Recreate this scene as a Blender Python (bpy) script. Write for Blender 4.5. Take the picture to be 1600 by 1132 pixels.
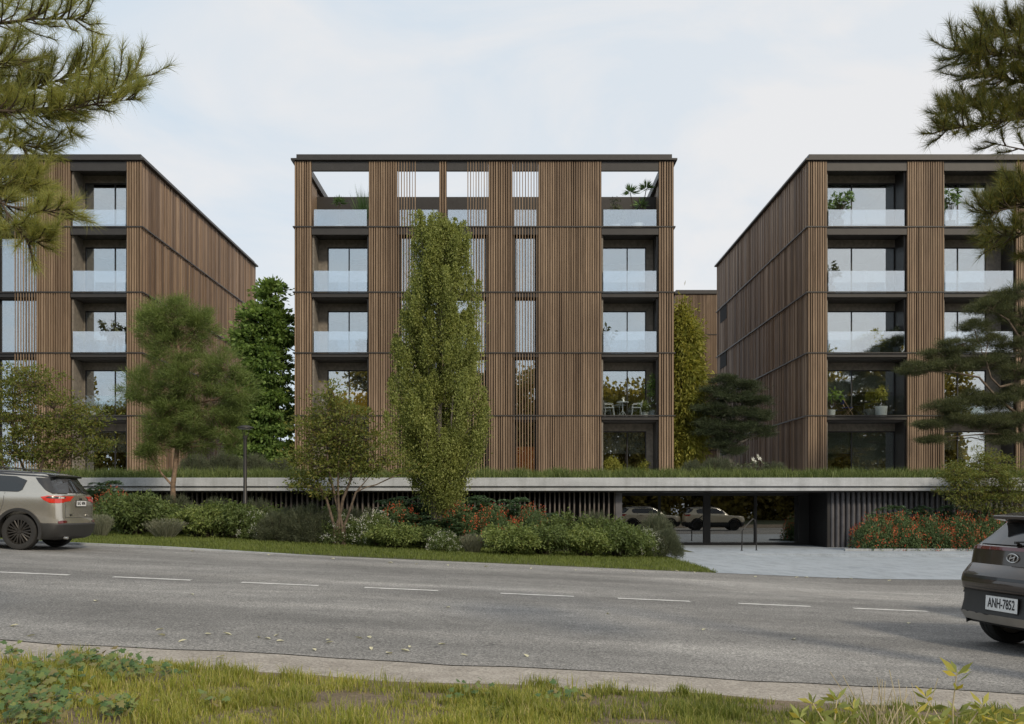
import bpy, bmesh, math, random
import numpy as np
from math import radians as R, sin, cos, pi, sqrt
from mathutils import Vector, Matrix
from mathutils.bvhtree import BVHTree

S = bpy.context.scene
C = S.collection
for o in list(bpy.data.objects): bpy.data.objects.remove(o)
random.seed(7)
rng = np.random.default_rng(7)

# ------------------------------------------------------------------ camera, sky, sun, exposure
EYE = 1.4
FPX = 1549.0                    # focal length in pixels of a 1600 px wide picture
cam = bpy.data.cameras.new('camera'); cam_o = bpy.data.objects.new('camera', cam); C.objects.link(cam_o)
cam.sensor_width = 36; cam.lens = 36*FPX/1600; cam.shift_y = (789-566)/1600
cam_o.location = (0, 0, EYE); cam_o.rotation_euler = (R(90), 0, 0)
cam.clip_start = 0.1; cam.clip_end = 2000
S.camera = cam_o

SUN_EL, SUN_AZ = 34, 146        # azimuth clockwise from +Y: to the right, a little behind the camera
w = bpy.data.worlds.new("World"); S.world = w; w.use_nodes = True
nt = w.node_tree; N = nt.nodes; L = nt.links
bg = N['Background']; bg.inputs['Strength'].default_value = 0.1
sky = N.new('ShaderNodeTexSky'); sky.sky_type = 'NISHITA'; sky.sun_disc = False
sky.sun_elevation = R(SUN_EL); sky.sun_rotation = R(SUN_AZ)
tc = N.new('ShaderNodeTexCoord')
mp = N.new('ShaderNodeMapping'); mp.inputs['Scale'].default_value = (1.3, 1.3, 3.2); mp.inputs['Rotation'].default_value = (0.0, R(24), R(10))
L.new(tc.outputs['Generated'], mp.inputs['Vector'])
nz = N.new('ShaderNodeTexNoise'); nz.inputs['Scale'].default_value = 2.6; nz.inputs['Detail'].default_value = 7; nz.inputs['Roughness'].default_value = .55
nz.inputs['Distortion'].default_value = .6
L.new(mp.outputs['Vector'], nz.inputs['Vector'])
rp = N.new('ShaderNodeValToRGB'); rp.color_ramp.elements[0].position = .40; rp.color_ramp.elements[1].position = .66
rp.color_ramp.elements[0].color = (.0, .0, .0, 1); rp.color_ramp.elements[1].color = (1, 1, 1, 1)
L.new(nz.outputs['Fac'], rp.inputs['Fac'])
sx = N.new('ShaderNodeSeparateXYZ'); L.new(tc.outputs['Generated'], sx.inputs[0])
mr = N.new('ShaderNodeMapRange'); mr.inputs['From Min'].default_value = -.5; mr.inputs['From Max'].default_value = .5
mr.inputs['To Min'].default_value = -.25; mr.inputs['To Max'].default_value = .75
L.new(sx.outputs['X'], mr.inputs['Value'])
ad = N.new('ShaderNodeMath'); ad.operation = 'ADD'; ad.use_clamp = True
L.new(rp.outputs['Color'], ad.inputs[0]); L.new(mr.outputs['Result'], ad.inputs[1])
veil = N.new('ShaderNodeMix'); veil.data_type = 'RGBA'       # thin high veil to cream cloud
L.new(ad.outputs[0], veil.inputs['Factor'])
veil.inputs[6].default_value = (6.95, 7.9, 8.8, 1); veil.inputs[7].default_value = (8.75, 8.75, 8.8, 1)
mx = N.new('ShaderNodeMix'); mx.data_type = 'RGBA'; mx.inputs['Factor'].default_value = .92
L.new(sky.outputs['Color'], mx.inputs[6]); L.new(veil.outputs[2], mx.inputs[7])
L.new(mx.outputs[2], bg.inputs['Color'])

sun = bpy.data.lights.new('sun', 'SUN'); sun.energy = 2.5; sun.angle = R(7); sun.color = (1, .88, .69)
sun_o = bpy.data.objects.new('sun', sun); C.objects.link(sun_o)
sd = Vector((sin(R(SUN_AZ))*cos(R(SUN_EL)), cos(R(SUN_AZ))*cos(R(SUN_EL)), sin(R(SUN_EL))))
sun_o.rotation_euler = sd.to_track_quat('Z', 'Y').to_euler()
vs = S.view_settings; vs.view_transform = 'Standard'; vs.look = 'None'; vs.gamma = 1; vs.exposure = 0.0
S.display_settings.display_device = 'sRGB'
S.cycles.max_bounces = 8; S.cycles.transparent_max_bounces = 16

# ------------------------------------------------------------------ placement helpers
def fx(px, Y): return (px-800)/FPX*Y
def fz(py, Y): return EYE+(789-py)/FPX*Y
def P(px, py, Y): return Vector((fx(px, Y), Y, fz(py, Y)))
def H(x, y=0):                  # height of the sloping road and the beds beside it
    z = -.046*x
    if x > 7.5: z = -.046*7.5-.046*(1-math.exp(-(x-7.5)/1.5))*1.5
    if x < -25: z = .046*25
    return z
def G(px, py):                  # the ground point seen at a pixel
    dx, dz = (px-800)/FPX, (789-py)/FPX
    Y = EYE/max(1e-4, (-dz-.046*dx))
    for _ in range(6):
        Y = (H(dx*Y)-EYE)/dz
    return Vector((dx*Y, Y, H(dx*Y)))

# ------------------------------------------------------------------ materials
M = {}
def new_mat(name):
    m = bpy.data.materials.new(name); m.use_nodes = True
    M[name] = m
    return m, m.node_tree.nodes, m.node_tree.links, m.node_tree.nodes['Principled BSDF']
def ramp(N, stops):
    r = N.new('ShaderNodeValToRGB'); e = r.color_ramp.elements
    e[0].position, e[0].color = stops[0][0], (*stops[0][1], 1)
    e[1].position, e[1].color = stops[-1][0], (*stops[-1][1], 1)
    for p, c in stops[1:-1]:
        k = e.new(p); k.color = (*c, 1)
    return r
def noise(N, L, scale, detail=4, rough=.55, vec=None, sc=None, coord='Position'):
    if coord == 'Position':
        g = N.new('ShaderNodeNewGeometry').outputs['Position']
    else:
        g = N.new('ShaderNodeTexCoord').outputs[coord]
    if sc:
        mp = N.new('ShaderNodeMapping'); mp.inputs['Scale'].default_value = sc; L.new(g, mp.inputs['Vector']); g = mp.outputs['Vector']
    n = N.new('ShaderNodeTexNoise'); n.inputs['Scale'].default_value = scale; n.inputs['Detail'].default_value = detail; n.inputs['Roughness'].default_value = rough
    L.new(g, n.inputs['Vector'])
    return n.outputs['Fac']
def mixc(N, L, fac, a, b, mode='MIX'):
    m = N.new('ShaderNodeMix'); m.data_type = 'RGBA'; m.blend_type = mode
    for s, v in ((m.inputs['Factor'], fac), (m.inputs[6], a), (m.inputs[7], b)):
        if isinstance(v, (int, float)): s.default_value = v
        elif isinstance(v, tuple): s.default_value = (*v, 1)
        else: L.new(v, s)
    return m.outputs[2]
def bump(N, L, b, h, strength, dist=.02):
    n = N.new('ShaderNodeBump'); n.inputs['Strength'].default_value = strength; n.inputs['Distance'].default_value = dist
    L.new(h, n.inputs['Height']); L.new(n.outputs['Normal'], b.inputs['Normal'])
def plain(name, col, rough=.5, metal=0, coat=0, var=.12, scale=3, spec=.5):
    m, N, L, b = new_mat(name)
    f = noise(N, L, scale, 5, coord='Object')
    c = ramp(N, [(.3, tuple(v*(1-var) for v in col)), (.7, tuple(min(1, v*(1+var)) for v in col))])
    L.new(f, c.inputs['Fac']); L.new(c.outputs['Color'], b.inputs['Base Color'])
    b.inputs['Roughness'].default_value = rough; b.inputs['Metallic'].default_value = metal
    b.inputs['Coat Weight'].default_value = coat; b.inputs['Coat Roughness'].default_value = .04
    b.inputs['Specular IOR Level'].default_value = spec
    return m
def wood(name, dark, mid, light):
    m, N, L, b = new_mat(name)
    isl = N.new('ShaderNodeNewGeometry').outputs['Random Per Island']
    tone = ramp(N, [(0, dark), (.5, mid), (1, light)])
    L.new(isl, tone.inputs['Fac'])
    g = noise(N, L, 1.0, 6, .6, sc=(26, 26, .9))
    gr = ramp(N, [(.25, (.62, .60, .58)), (.75, (1.28, 1.28, 1.26))]); L.new(g, gr.inputs['Fac'])
    c = mixc(N, L, 1.0, tone.outputs['Color'], gr.outputs['Color'], 'MULTIPLY')
    w_ = noise(N, L, .32, 5, .6, sc=(1.4, 1.4, .55))            # weathering in broad vertical drifts
    wr = ramp(N, [(.3, (.80, .78, .77)), (.72, (1.14, 1.13, 1.10))]); L.new(w_, wr.inputs['Fac'])
    c = mixc(N, L, 1.0, c, wr.outputs['Color'], 'MULTIPLY')
    L.new(c, b.inputs['Base Color']); b.inputs['Roughness'].default_value = .62; b.inputs['Specular IOR Level'].default_value = .3
    bump(N, L, b, g, .35, .004)
    return m
wood('wood_slat', (.165, .114, .077), (.218, .154, .104), (.278, .200, .138))
wood('wood_board', (.125, .081, .053), (.222, .151, .102), (.350, .252, .178))
wood('wood_backing_shaded', (.100, .068, .046), (.120, .082, .055), (.140, .097, .066))  # slat wood darkened: shade between the slats is put into the colour
plain('bronze_metal', (.043, .039, .036), .45, .3, var=.1)
plain('dark_metal', (.022, .021, .021), .5, .2)
plain('soffit', (.060, .053, .048), .7)
plain('stone_panel', (.20, .175, .145), .8, var=.25, scale=6)
plain('interior_wall', (.30, .26, .21), .9)
plain('blind', (.55, .53, .49), .9, var=.06, scale=20)
plain('amber_curtain_glow', (.62, .36, .06), .9)
plain('rust_curtain', (.70, .20, .06), .9, var=.3)
am = M['amber_curtain_glow'].node_tree.nodes['Principled BSDF']; am.inputs['Emission Color'].default_value = (1, .55, .08, 1); am.inputs['Emission Strength'].default_value = .22    # cloth emits by itself, in place of lamps in a lit room
am = M['rust_curtain'].node_tree.nodes['Principled BSDF']; am.inputs['Emission Color'].default_value = (1, .25, .06, 1); am.inputs['Emission Strength'].default_value = .12  # slight emission in the curtain stands in for room light
plain('white_metal', (.78, .79, .80), .4, 0)
plain('blue_cloth', (.02, .035, .20), .8)
plain('tan_wood', (.38, .25, .15), .6)
plain('pot_white', (.72, .72, .70), .5)
plain('pot_grey', (.42, .44, .46), .6)
plain('soil', (.06, .045, .03), 1)
plain('fin_metal', (.135, .130, .138), .42, .35, var=.2)
plain('fin_wood', (.125, .104, .092), .6, var=.3)
plain('flat_black', (.008, .008, .009), .9)
plain('lamp_metal', (.045, .042, .040), .45, .5)
plain('lamp_diffuser', (.5, .5, .5), .3)
plain('bark_brown', (.115, .085, .062), .9, var=.45, scale=9)
plain('bark_orange', (.19, .13, .088), .9, var=.45, scale=9)
plain('bark_grey', (.125, .11, .095), .9, var=.45, scale=9)
plain('twig', (.065, .048, .034), .9, var=.3)
plain('dry_stalk', (.52, .44, .28), .9, var=.3)

def concrete(name, a, b_, sc=1.2, bs=.25, joints=False):
    m, N, L, b = new_mat(name)
    f = noise(N, L, sc, 8, .65, sc=(1, 1, 2.2))
    r = ramp(N, [(.28, a), (.72, b_)]); L.new(f, r.inputs['Fac'])
    f2 = noise(N, L, 45, 3, .6)
    r2 = ramp(N, [(.3, (.88, .88, .88)), (.7, (1.08, 1.08, 1.08))]); L.new(f2, r2.inputs['Fac'])
    c = mixc(N, L, 1., r.outputs['Color'], r2.outputs['Color'], 'MULTIPLY')
    st = noise(N, L, 1.0, 5, .65, sc=(2.6, .8, .22)); rs = ramp(N, [(.36, (.86, .86, .85)), (.56, (1.03, 1.03, 1.03))]); L.new(st, rs.inputs['Fac'])   # drip stains
    c = mixc(N, L, 1., c, rs.outputs['Color'], 'MULTIPLY')
    if joints:
        bk = N.new('ShaderNodeTexBrick'); bk.inputs['Scale'].default_value = 1; bk.inputs['Brick Width'].default_value = .6; bk.inputs['Row Height'].default_value = .3; bk.inputs['Mortar Size'].default_value = .012
        bk.inputs['Color1'].default_value = (1, 1, 1, 1); bk.inputs['Color2'].default_value = (.94, .94, .94, 1); bk.inputs['Mortar'].default_value = (.80, .80, .80, 1)
        L.new(N.new('ShaderNodeNewGeometry').outputs['Position'], bk.inputs['Vector']); c = mixc(N, L, 1., c, bk.outputs['Color'], 'MULTIPLY')
    L.new(c, b.inputs['Base Color'])
    b.inputs['Roughness'].default_value = .8
    bump(N, L, b, f2, bs, .01)
    return m
concrete('concrete', (.36, .372, .39), (.50, .515, .54))
concrete('paving', (.29, .325, .365), (.36, .395, .435), .8, joints=True)
concrete('kerb_stone', (.30, .32, .34), (.42, .44, .46), 2)

def asphalt():
    m, N, L, b = new_mat('asphalt')
    big = noise(N, L, .22, 6, .62, sc=(.6, 1.3, 1))
    r = ramp(N, [(.34, (.150, .146, .140)), (.50, (.200, .195, .187)), (.64, (.275, .268, .257))]); L.new(big, r.inputs['Fac'])
    mid = noise(N, L, 2.6, 6, .7)
    rm = ramp(N, [(.3, (.86, .86, .86)), (.7, (1.12, 1.12, 1.12))]); L.new(mid, rm.inputs['Fac'])
    c = mixc(N, L, 1., r.outputs['Color'], rm.outputs['Color'], 'MULTIPLY')
    fine = noise(N, L, 42, 5, .85)
    rf = ramp(N, [(.40, (.40, .40, .40)), (.50, (.95, .95, .95)), (.60, (1.85, 1.83, 1.80))]); L.new(fine, rf.inputs['Fac'])
    c = mixc(N, L, 1., c, rf.outputs['Color'], 'MULTIPLY')
    lane = noise(N, L, 1.0, 5, .6, sc=(.09, .75, 1))             # streaks worn along the driving direction
    rl = ramp(N, [(.36, (.84, .84, .84)), (.50, (1, 1, 1)), (.63, (1.20, 1.19, 1.18))]); L.new(lane, rl.inputs['Fac'])
    c = mixc(N, L, 1., c, rl.outputs['Color'], 'MULTIPLY')
    spot = noise(N, L, 3.2, 2, .5); rs_ = ramp(N, [(.66, (1, 1, 1)), (.74, (.80, .80, .80))]); L.new(spot, rs_.inputs['Fac'])
    c = mixc(N, L, 1., c, rs_.outputs['Color'], 'MULTIPLY')
    # darker tar seams and wheel-worn patches
    v = N.new('ShaderNodeTexVoronoi'); v.feature = 'DISTANCE_TO_EDGE'; v.inputs['Scale'].default_value = .16; v.inputs['Randomness'].default_value = 1
    g = N.new('ShaderNodeNewGeometry').outputs['Position']
    n2 = N.new('ShaderNodeTexNoise'); n2.inputs['Scale'].default_value = 1.1; n2.inputs['Detail'].default_value = 5
    L.new(g, n2.inputs['Vector'])
    va = N.new('ShaderNodeVectorMath'); va.operation = 'MULTIPLY_ADD'; va.inputs[1].default_value = (1.6, 1.6, 0)
    L.new(n2.outputs['Color'], va.inputs[0]); L.new(g, va.inputs[2]); L.new(va.outputs[0], v.inputs['Vector'])
    rv = ramp(N, [(0.0, (.86, .86, .86)), (.005, (1, 1, 1))]); L.new(v.outputs['Distance'], rv.inputs['Fac'])
    c = mixc(N, L, 1., c, rv.outputs['Color'], 'MULTIPLY')
    L.new(c, b.inputs['Base Color']); b.inputs['Roughness'].default_value = .82; b.inputs['Specular IOR Level'].default_value = .35
    bump(N, L, b, fine, .6, .012)
asphalt()
def speckle(name, stops, scale, fine_scale, bs=.6):
    m, N, L, b = new_mat(name)
    f = noise(N, L, scale, 6, .65); r = ramp(N, stops); L.new(f, r.inputs['Fac'])
    f2 = noise(N, L, fine_scale, 3, .7)
    r2 = ramp(N, [(.3, (.6, .6, .6)), (.68, (1.35, 1.35, 1.35))]); L.new(f2, r2.inputs['Fac'])
    L.new(mixc(N, L, 1., r.outputs['Color'], r2.outputs['Color'], 'MULTIPLY'), b.inputs['Base Color'])
    b.inputs['Roughness'].default_value = .95
    bump(N, L, b, f2, bs, .02)
speckle('verge_gravel', [(.3, (.26, .232, .20)), (.7, (.42, .382, .335))], 2.6, 38, 1.0)
speckle('bare_soil', [(.3, (.10, .075, .048)), (.7, (.19, .145, .095))], 2.5, 40)
speckle('turf_soil', [(.3, (.040, .046, .016)), (.7, (.075, .078, .028))], 2.0, 30)
m, N_, L_, b = new_mat('road_paint')
f = noise(N_, L_, 14, 6, .7); r = ramp(N_, [(.30, (.30, .295, .285)), (.46, (.62, .61, .59)), (.8, (.72, .71, .69))]); L_.new(f, r.inputs['Fac'])
L_.new(r.outputs['Color'], b.inputs['Base Color']); b.inputs['Roughness'].default_value = .7

def glass(name, refl, tint, rough=0.0, f0=None):
    m, N, L, b = new_mat(name)
    N.remove(b)
    out = N['Material Output']
    t = N.new('ShaderNodeBsdfTransparent'); t.inputs['Color'].default_value = (*tint, 1)
    g = N.new('ShaderNodeBsdfGlossy'); g.inputs['Roughness'].default_value = rough; g.inputs['Color'].default_value = (.93, .97, 1, 1)
    lw = N.new('ShaderNodeLayerWeight'); lw.inputs['Blend'].default_value = .35
    mrr = N.new('ShaderNodeMapRange'); mrr.inputs['To Min'].default_value = refl; mrr.inputs['To Max'].default_value = min(1, refl+.5)
    L.new(lw.outputs['Fresnel'], mrr.inputs['Value'])
    mx = N.new('ShaderNodeMixShader'); L.new(mrr.outputs['Result'], mx.inputs[0]); L.new(t.outputs[0], mx.inputs[1]); L.new(g.outputs[0], mx.inputs[2])
    L.new(mx.outputs[0], out.inputs['Surface'])
glass('window_glass', .38, (.82, .86, .85))
glass('entrance_glass', .22, (.38, .35, .30))
glass('balustrade_glass', .38, (.82, .87, .90), .01)
glass('clear_glass', .05, (.93, .96, .96))

def leafmat(name, cols, trans=.30, rough=.55, spec=.25):
    m, N, L, b = new_mat(name)
    isl = N.new('ShaderNodeNewGeometry').outputs['Random Per Island']
    n = len(cols)
    r = ramp(N, [(i/(n-1), c) for i, c in enumerate(cols)]); L.new(isl, r.inputs['Fac'])
    big = noise(N, L, 1.1, 3, .6)
    rb = ramp(N, [(.3, (.78, .80, .74)), (.7, (1.22, 1.18, 1.1))]); L.new(big, rb.inputs['Fac'])
    c = mixc(N, L, 1., r.outputs['Color'], rb.outputs['Color'], 'MULTIPLY')
    L.new(c, b.inputs['Base Color']); b.inputs['Roughness'].default_value = rough; b.inputs['Specular IOR Level'].default_value = spec
    t = N.new('ShaderNodeBsdfTranslucent')
    L.new(mixc(N, L, 1., c, (1.25, 1.2, .7), 'MULTIPLY'), t.inputs['Color'])
    mx = N.new('ShaderNodeMixShader'); mx.inputs[0].default_value = trans
    L.new(b.outputs[0], mx.inputs[1]); L.new(t.outputs[0], mx.inputs[2]); L.new(mx.outputs[0], N['Material Output'].inputs['Surface'])
    return m
leafmat('poplar_leaf', [(.165, .200, .062), (.250, .290, .092), (.345, .370, .135)], .38)
leafmat('pine_needle', [(.095, .140, .046), (.150, .205, .066), (.215, .265, .095)], .35)
leafmat('maple_leaf', [(.115, .190, .055), (.175, .270, .080), (.255, .355, .120)], .45)
leafmat('olive_leaf', [(.095, .125, .034), (.145, .180, .048), (.225, .250, .072), (.200, .165, .050)], .4)
leafmat('willow_leaf', [(.190, .215, .045), (.275, .285, .062), (.370, .350, .085)], .4)
leafmat('dark_pine', [(.034, .048, .026), (.052, .070, .036), (.074, .090, .046)], .2)
leafmat('scots_pine', [(.056, .070, .034), (.086, .100, .046), (.120, .130, .060)], .2)
leafmat('near_needle_sunlit', [(.190, .235, .080), (.290, .310, .100), (.430, .410, .140), (.170, .230, .100)], .4)  # warm sunlight on the left pine is painted into the needles
leafmat('near_needle_shaded', [(.070, .090, .034), (.110, .135, .048), (.160, .180, .062), (.28, .22, .05)], .3)  # shade and backlit yellow of the right pine are painted in
leafmat('shrub_leaf', [(.075, .110, .038), (.115, .160, .055), (.165, .210, .075)])
leafmat('shrub_light', [(.110, .155, .050), (.180, .235, .075), (.270, .315, .110)])
leafmat('shrub_dark', [(.062, .076, .050), (.092, .108, .070), (.128, .142, .092)], .2)
leafmat('shrub_blue', [(.062, .112, .066), (.095, .158, .094), (.140, .210, .128)], .2)
leafmat('shrub_mid', [(.066, .108, .050), (.100, .152, .068), (.145, .200, .092)], .25)
leafmat('silver_blade', [(.130, .140, .105), (.185, .195, .150), (.230, .235, .185)], .2)
leafmat('white_petal', [(.55, .56, .55), (.72, .73, .72)], .2)
leafmat('red_petal', [(.34, .050, .030), (.48, .095, .045), (.46, .16, .08)], .2)
leafmat('lawn_blade', [(.095, .130, .030), (.140, .180, .044), (.200, .230, .070)], .35)
leafmat('roof_grass', [(.090, .125, .042), (.130, .175, .058), (.200, .230, .095)], .3)
leafmat('near_grass', [(.180, .225, .045), (.270, .305, .060), (.400, .375, .100), (.220, .260, .058), (.55, .48, .24)], .4)  # sunlight on the left side is put into this yellower colour
leafmat('near_grass_shade', [(.120, .160, .036), (.175, .220, .050), (.250, .275, .070), (.40, .38, .15)], .4)  # darker, greener copy: some grass variation plus shade put into the colour
leafmat('ivy_leaf', [(.060, .115, .042), (.095, .165, .060), (.170, .220, .070), (.21, .16, .075)], .25, .5, .3)
leafmat('weed_leaf', [(.22, .27, .085), (.32, .36, .12), (.50, .42, .08)], .35)
leafmat('fern_leaf', [(.13, .17, .055), (.19, .22, .08)], .3)
leafmat('palm_leaf', [(.13, .22, .10), (.20, .30, .14)], .35)
leafmat('fallen_leaf', [(.45, .44, .32), (.62, .61, .50), (.52, .44, .14)], .15)
leafmat('wood_mass', [(.15, .13, .04), (.23, .19, .055), (.33, .26, .075)], .5)
def paint(name, col, metal=.6, rough=.32):
    m = plain(name, col, rough, metal, 1.0, var=.02)
    return m
paint('car_grey', (.52, .49, .43), .75, .24); paint('car_brown', (.060, .045, .036)); paint('car_cream', (.72, .62, .44), .1)
plain('car_black', (.016, .016, .017), .35, 0, .4)
plain('car_plastic', (.030, .029, .028), .6)
plain('car_glass', (.012, .014, .015), .04, 0, 0, spec=.9)
plain('tyre_rubber', (.026, .025, .024), .8)
plain('rim_metal', (.060, .055, .050), .5, .6)
plain('chrome', (.62, .61, .59), .25, .9)
plain('skid_silver', (.40, .37, .33), .4, .5)
plain('plate_white', (.78, .78, .77), .5, var=.02)
plain('ink', (.015, .015, .018), .6)
plain('lamp_red', (.55, .030, .016), .15, 0, 1.0)
plain('lamp_dark_red', (.11, .008, .008), .15, 0, 1.0)
plain('lamp_clear', (.55, .52, .46), .15, 0, 1.0)

# ------------------------------------------------------------------ object helpers
ORG = {}
def thing(name, label, cat, loc=(0, 0, 0), group=None, kind=None):
    o = bpy.data.objects.new(name, None); C.objects.link(o); o.location = loc; ORG[o] = Vector(loc)
    o.empty_display_size = .2
    tag(o, label, cat, group, kind)
    return o
def tag(o, label=None, cat=None, group=None, kind=None):
    if label: o['label'] = label
    if cat: o['category'] = cat
    if group: o['group'] = group
    if kind: o['kind'] = kind
    return o
def link(name, me, parent=None, loc=None):
    o = bpy.data.objects.new(name, me); C.objects.link(o)
    if parent is not None:
        o.parent = parent; ORG[o] = ORG[parent]
    else:
        ORG[o] = Vector(loc) if loc is not None else Vector((0, 0, 0))
        o.location = ORG[o]
    return o
def copy_tree(o, parent=None):
    c = o.copy(); C.objects.link(c)
    if parent is not None: c.parent = parent
    ORG[c] = ORG[o]
    for ch in o.children: copy_tree(ch, c)
    return c
class MB:
    def __init__(s): s.v, s.f, s.m = [], [], []
    def add(s, vs, fs, mi=0):
        b = len(s.v); s.v += [tuple(v) for v in vs]; s.f += [tuple(b+i for i in f) for f in fs]; s.m += [mi]*len(fs)
        return s
    def box(s, x0, x1, y0, y1, z0, z1, mi=0):
        if x0 > x1: x0, x1 = x1, x0
        return s.add([(x0, y0, z0), (x1, y0, z0), (x1, y1, z0), (x0, y1, z0), (x0, y0, z1), (x1, y0, z1), (x1, y1, z1), (x0, y1, z1)],
                     [(0, 3, 2, 1), (4, 5, 6, 7), (0, 1, 5, 4), (1, 2, 6, 5), (2, 3, 7, 6), (3, 0, 4, 7)], mi)
    def tube(s, pts, rad, n=6, mi=0, cap=True):
        pts = [Vector(p) for p in pts]
        if not hasattr(rad, '__len__'): rad = [rad]*len(pts)
        vs, fs = [], []
        up = Vector((0, 0, 1))
        for i, p in enumerate(pts):
            d = (pts[min(i+1, len(pts)-1)]-pts[max(i-1, 0)])
            d = d.normalized() if d.length > 1e-9 else up
            a = d.cross(Vector((1, .13, 0)) if abs(d.z) > .8 else up).normalized(); b_ = d.cross(a)
            for k in range(n):
                t = 2*pi*k/n
                vs.append(p+(a*cos(t)+b_*sin(t))*rad[i])
        for i in range(len(pts)-1):
            for k in range(n):
                fs.append((i*n+k, i*n+(k+1) % n, (i+1)*n+(k+1) % n, (i+1)*n+k))
        if cap:
            fs.append(tuple(range(n))[::-1]); fs.append(tuple((len(pts)-1)*n+k for k in range(n)))
        return s.add(vs, fs, mi)
    def lathe(s, prof, cx=0, cy=0, cz=0, n=24, mi=0, axis='z'):
        vs, fs = [], []
        for r_, z in prof:
            for k in range(n):
                t = 2*pi*k/n
                if axis == 'z': vs.append((cx+r_*cos(t), cy+r_*sin(t), cz+z))
                else: vs.append((cx+r_*cos(t), cy+z, cz+r_*sin(t)))
        for i in range(len(prof)-1):
            for k in range(n):
                fs.append((i*n+k, i*n+(k+1) % n, (i+1)*n+(k+1) % n, (i+1)*n+k))
        return s.add(vs, fs, mi)
    def build(s, name, mats, parent=None, loc=None, smooth=False, local=False, bevel=0):
        me = bpy.data.meshes.new(name)
        o = link(name, me, parent, loc)
        og = Vector((0, 0, 0)) if local else ORG[o]
        me.from_pydata([(x-og.x, y-og.y, z-og.z) for x, y, z in s.v], [], s.f)
        for m in (mats if isinstance(mats, (list, tuple)) else [mats]): me.materials.append(M[m])
        me.polygons.foreach_set('material_index', s.m)
        if smooth:
            me.shade_smooth(); me.set_sharp_from_angle(angle=R(smooth if smooth is not True else 40))
        me.update()
        if bevel:
            b_ = o.modifiers.new('bevel', 'BEVEL'); b_.width = bevel; b_.segments = 2; b_.limit_method = 'ANGLE'
        return o
class Soup:
    """many leaves or blades, kept as numpy arrays and written into one mesh"""
    def __init__(s): s.v, s.q, s.t, s.qm, s.tm, s.n = [], [], [], [], [], 0
    def leaves(s, Pn, D, Ln, W, mi=0, fold=.25, mid=.45, flat=None):
        n = len(Pn)
        if n == 0: return s
        D = D/np.maximum(np.linalg.norm(D, axis=1, keepdims=True), 1e-9)
        rv = rng.normal(size=(n, 3)) if flat is None else flat
        Sd = np.cross(D, rv); Sd /= np.maximum(np.linalg.norm(Sd, axis=1, keepdims=True), 1e-9)
        Nn = np.cross(Sd, D)
        Ln = np.broadcast_to(np.asarray(Ln, float).reshape(-1, 1), (n, 1)); W = np.broadcast_to(np.asarray(W, float).reshape(-1, 1), (n, 1))
        m_ = Pn+D*Ln*mid+Nn*W*fold
        V = np.stack([Pn, m_+Sd*W*.5, Pn+D*Ln, m_-Sd*W*.5], 1).reshape(-1, 3)
        s.v.append(V); s.q.append((np.arange(n)[:, None]*4+np.arange(4)[None])+s.n); s.qm.append(np.full(n, mi)); s.n += 4*n
        return s
    def needles(s, Pn, D, Ln, w, mi=0):
        n = len(Pn)
        D = D/np.maximum(np.linalg.norm(D, axis=1, keepdims=True), 1e-9)
        Sd = np.cross(D, rng.normal(size=(n, 3))); Sd /= np.maximum(np.linalg.norm(Sd, axis=1, keepdims=True), 1e-9)
        Ln = np.broadcast_to(np.asarray(Ln, float).reshape(-1, 1), (n, 1))
        V = np.stack([Pn-Sd*w*.5, Pn+Sd*w*.5, Pn+D*Ln], 1).reshape(-1, 3)
        s.v.append(V); s.t.append((np.arange(n)[:, None]*3+np.arange(3)[None])+s.n); s.tm.append(np.full(n, mi)); s.n += 3*n
        return s
    def blades(s, Pn, Hh, w, lean, mi=0):
        """grass blades: a quad and a tip triangle, bent over by lean"""
        n = len(Pn)
        a = rng.uniform(0, 2*pi, n); Ld = np.stack([np.cos(a), np.sin(a), np.zeros(n)], 1)
        b_ = a+rng.uniform(.8, 2.3, n); Sd = np.stack([np.cos(b_), np.sin(b_), np.zeros(n)], 1)
        Hh = np.asarray(Hh, float).reshape(-1, 1); lean = np.asarray(lean, float).reshape(-1, 1)
        up = np.array([[0, 0, 1.]])
        midp = Pn+up*Hh*.55+Ld*lean*Hh*.35; tip = Pn+up*Hh*(1-.35*lean)+Ld*lean*Hh*1.0
        V = np.stack([Pn-Sd*w*.5, Pn+Sd*w*.5, midp+Sd*w*.38, midp-Sd*w*.38, tip], 1).reshape(-1, 3)
        i = np.arange(n)[:, None]*5
        s.v.append(V); s.q.append(i+np.array([[0, 1, 2, 3]])+s.n); s.qm.append(np.full(n, mi))
        s.t.append(i+np.array([[3, 2, 4]])+s.n); s.tm.append(np.full(n, mi)); s.n += 5*n
        return s
    def build(s, name, mats, parent=None, loc=None, local=False):
        V = np.concatenate(s.v); me = bpy.data.meshes.new(name)
        o = link(name, me, parent, loc)
        if not local: V = V-np.array(ORG[o])
        Q = np.concatenate(s.q) if s.q else np.zeros((0, 4), int); T = np.concatenate(s.t) if s.t else np.zeros((0, 3), int)
        me.vertices.add(len(V)); me.vertices.foreach_set('co', V.astype(np.float32).ravel())
        me.loops.add(Q.size+T.size); me.loops.foreach_set('vertex_index', np.concatenate([Q.ravel(), T.ravel()]).astype(np.int32))
        me.polygons.add(len(Q)+len(T))
        me.polygons.foreach_set('loop_start', np.concatenate([np.arange(len(Q))*4, Q.size+np.arange(len(T))*3]).astype(np.int32))
        for m in (mats if isinstance(mats, (list, tuple)) else [mats]): me.materials.append(M[m])
        me.polygons.foreach_set('material_index', np.concatenate((s.qm or [np.zeros(0)])+(s.tm or [np.zeros(0)])).astype(np.int32))
        me.update(calc_edges=True); me.validate()
        return o
def unit(n):
    v = rng.normal(size=(n, 3)); return v/np.linalg.norm(v, axis=1, keepdims=True)
S.cycles.use_denoising = True

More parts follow.
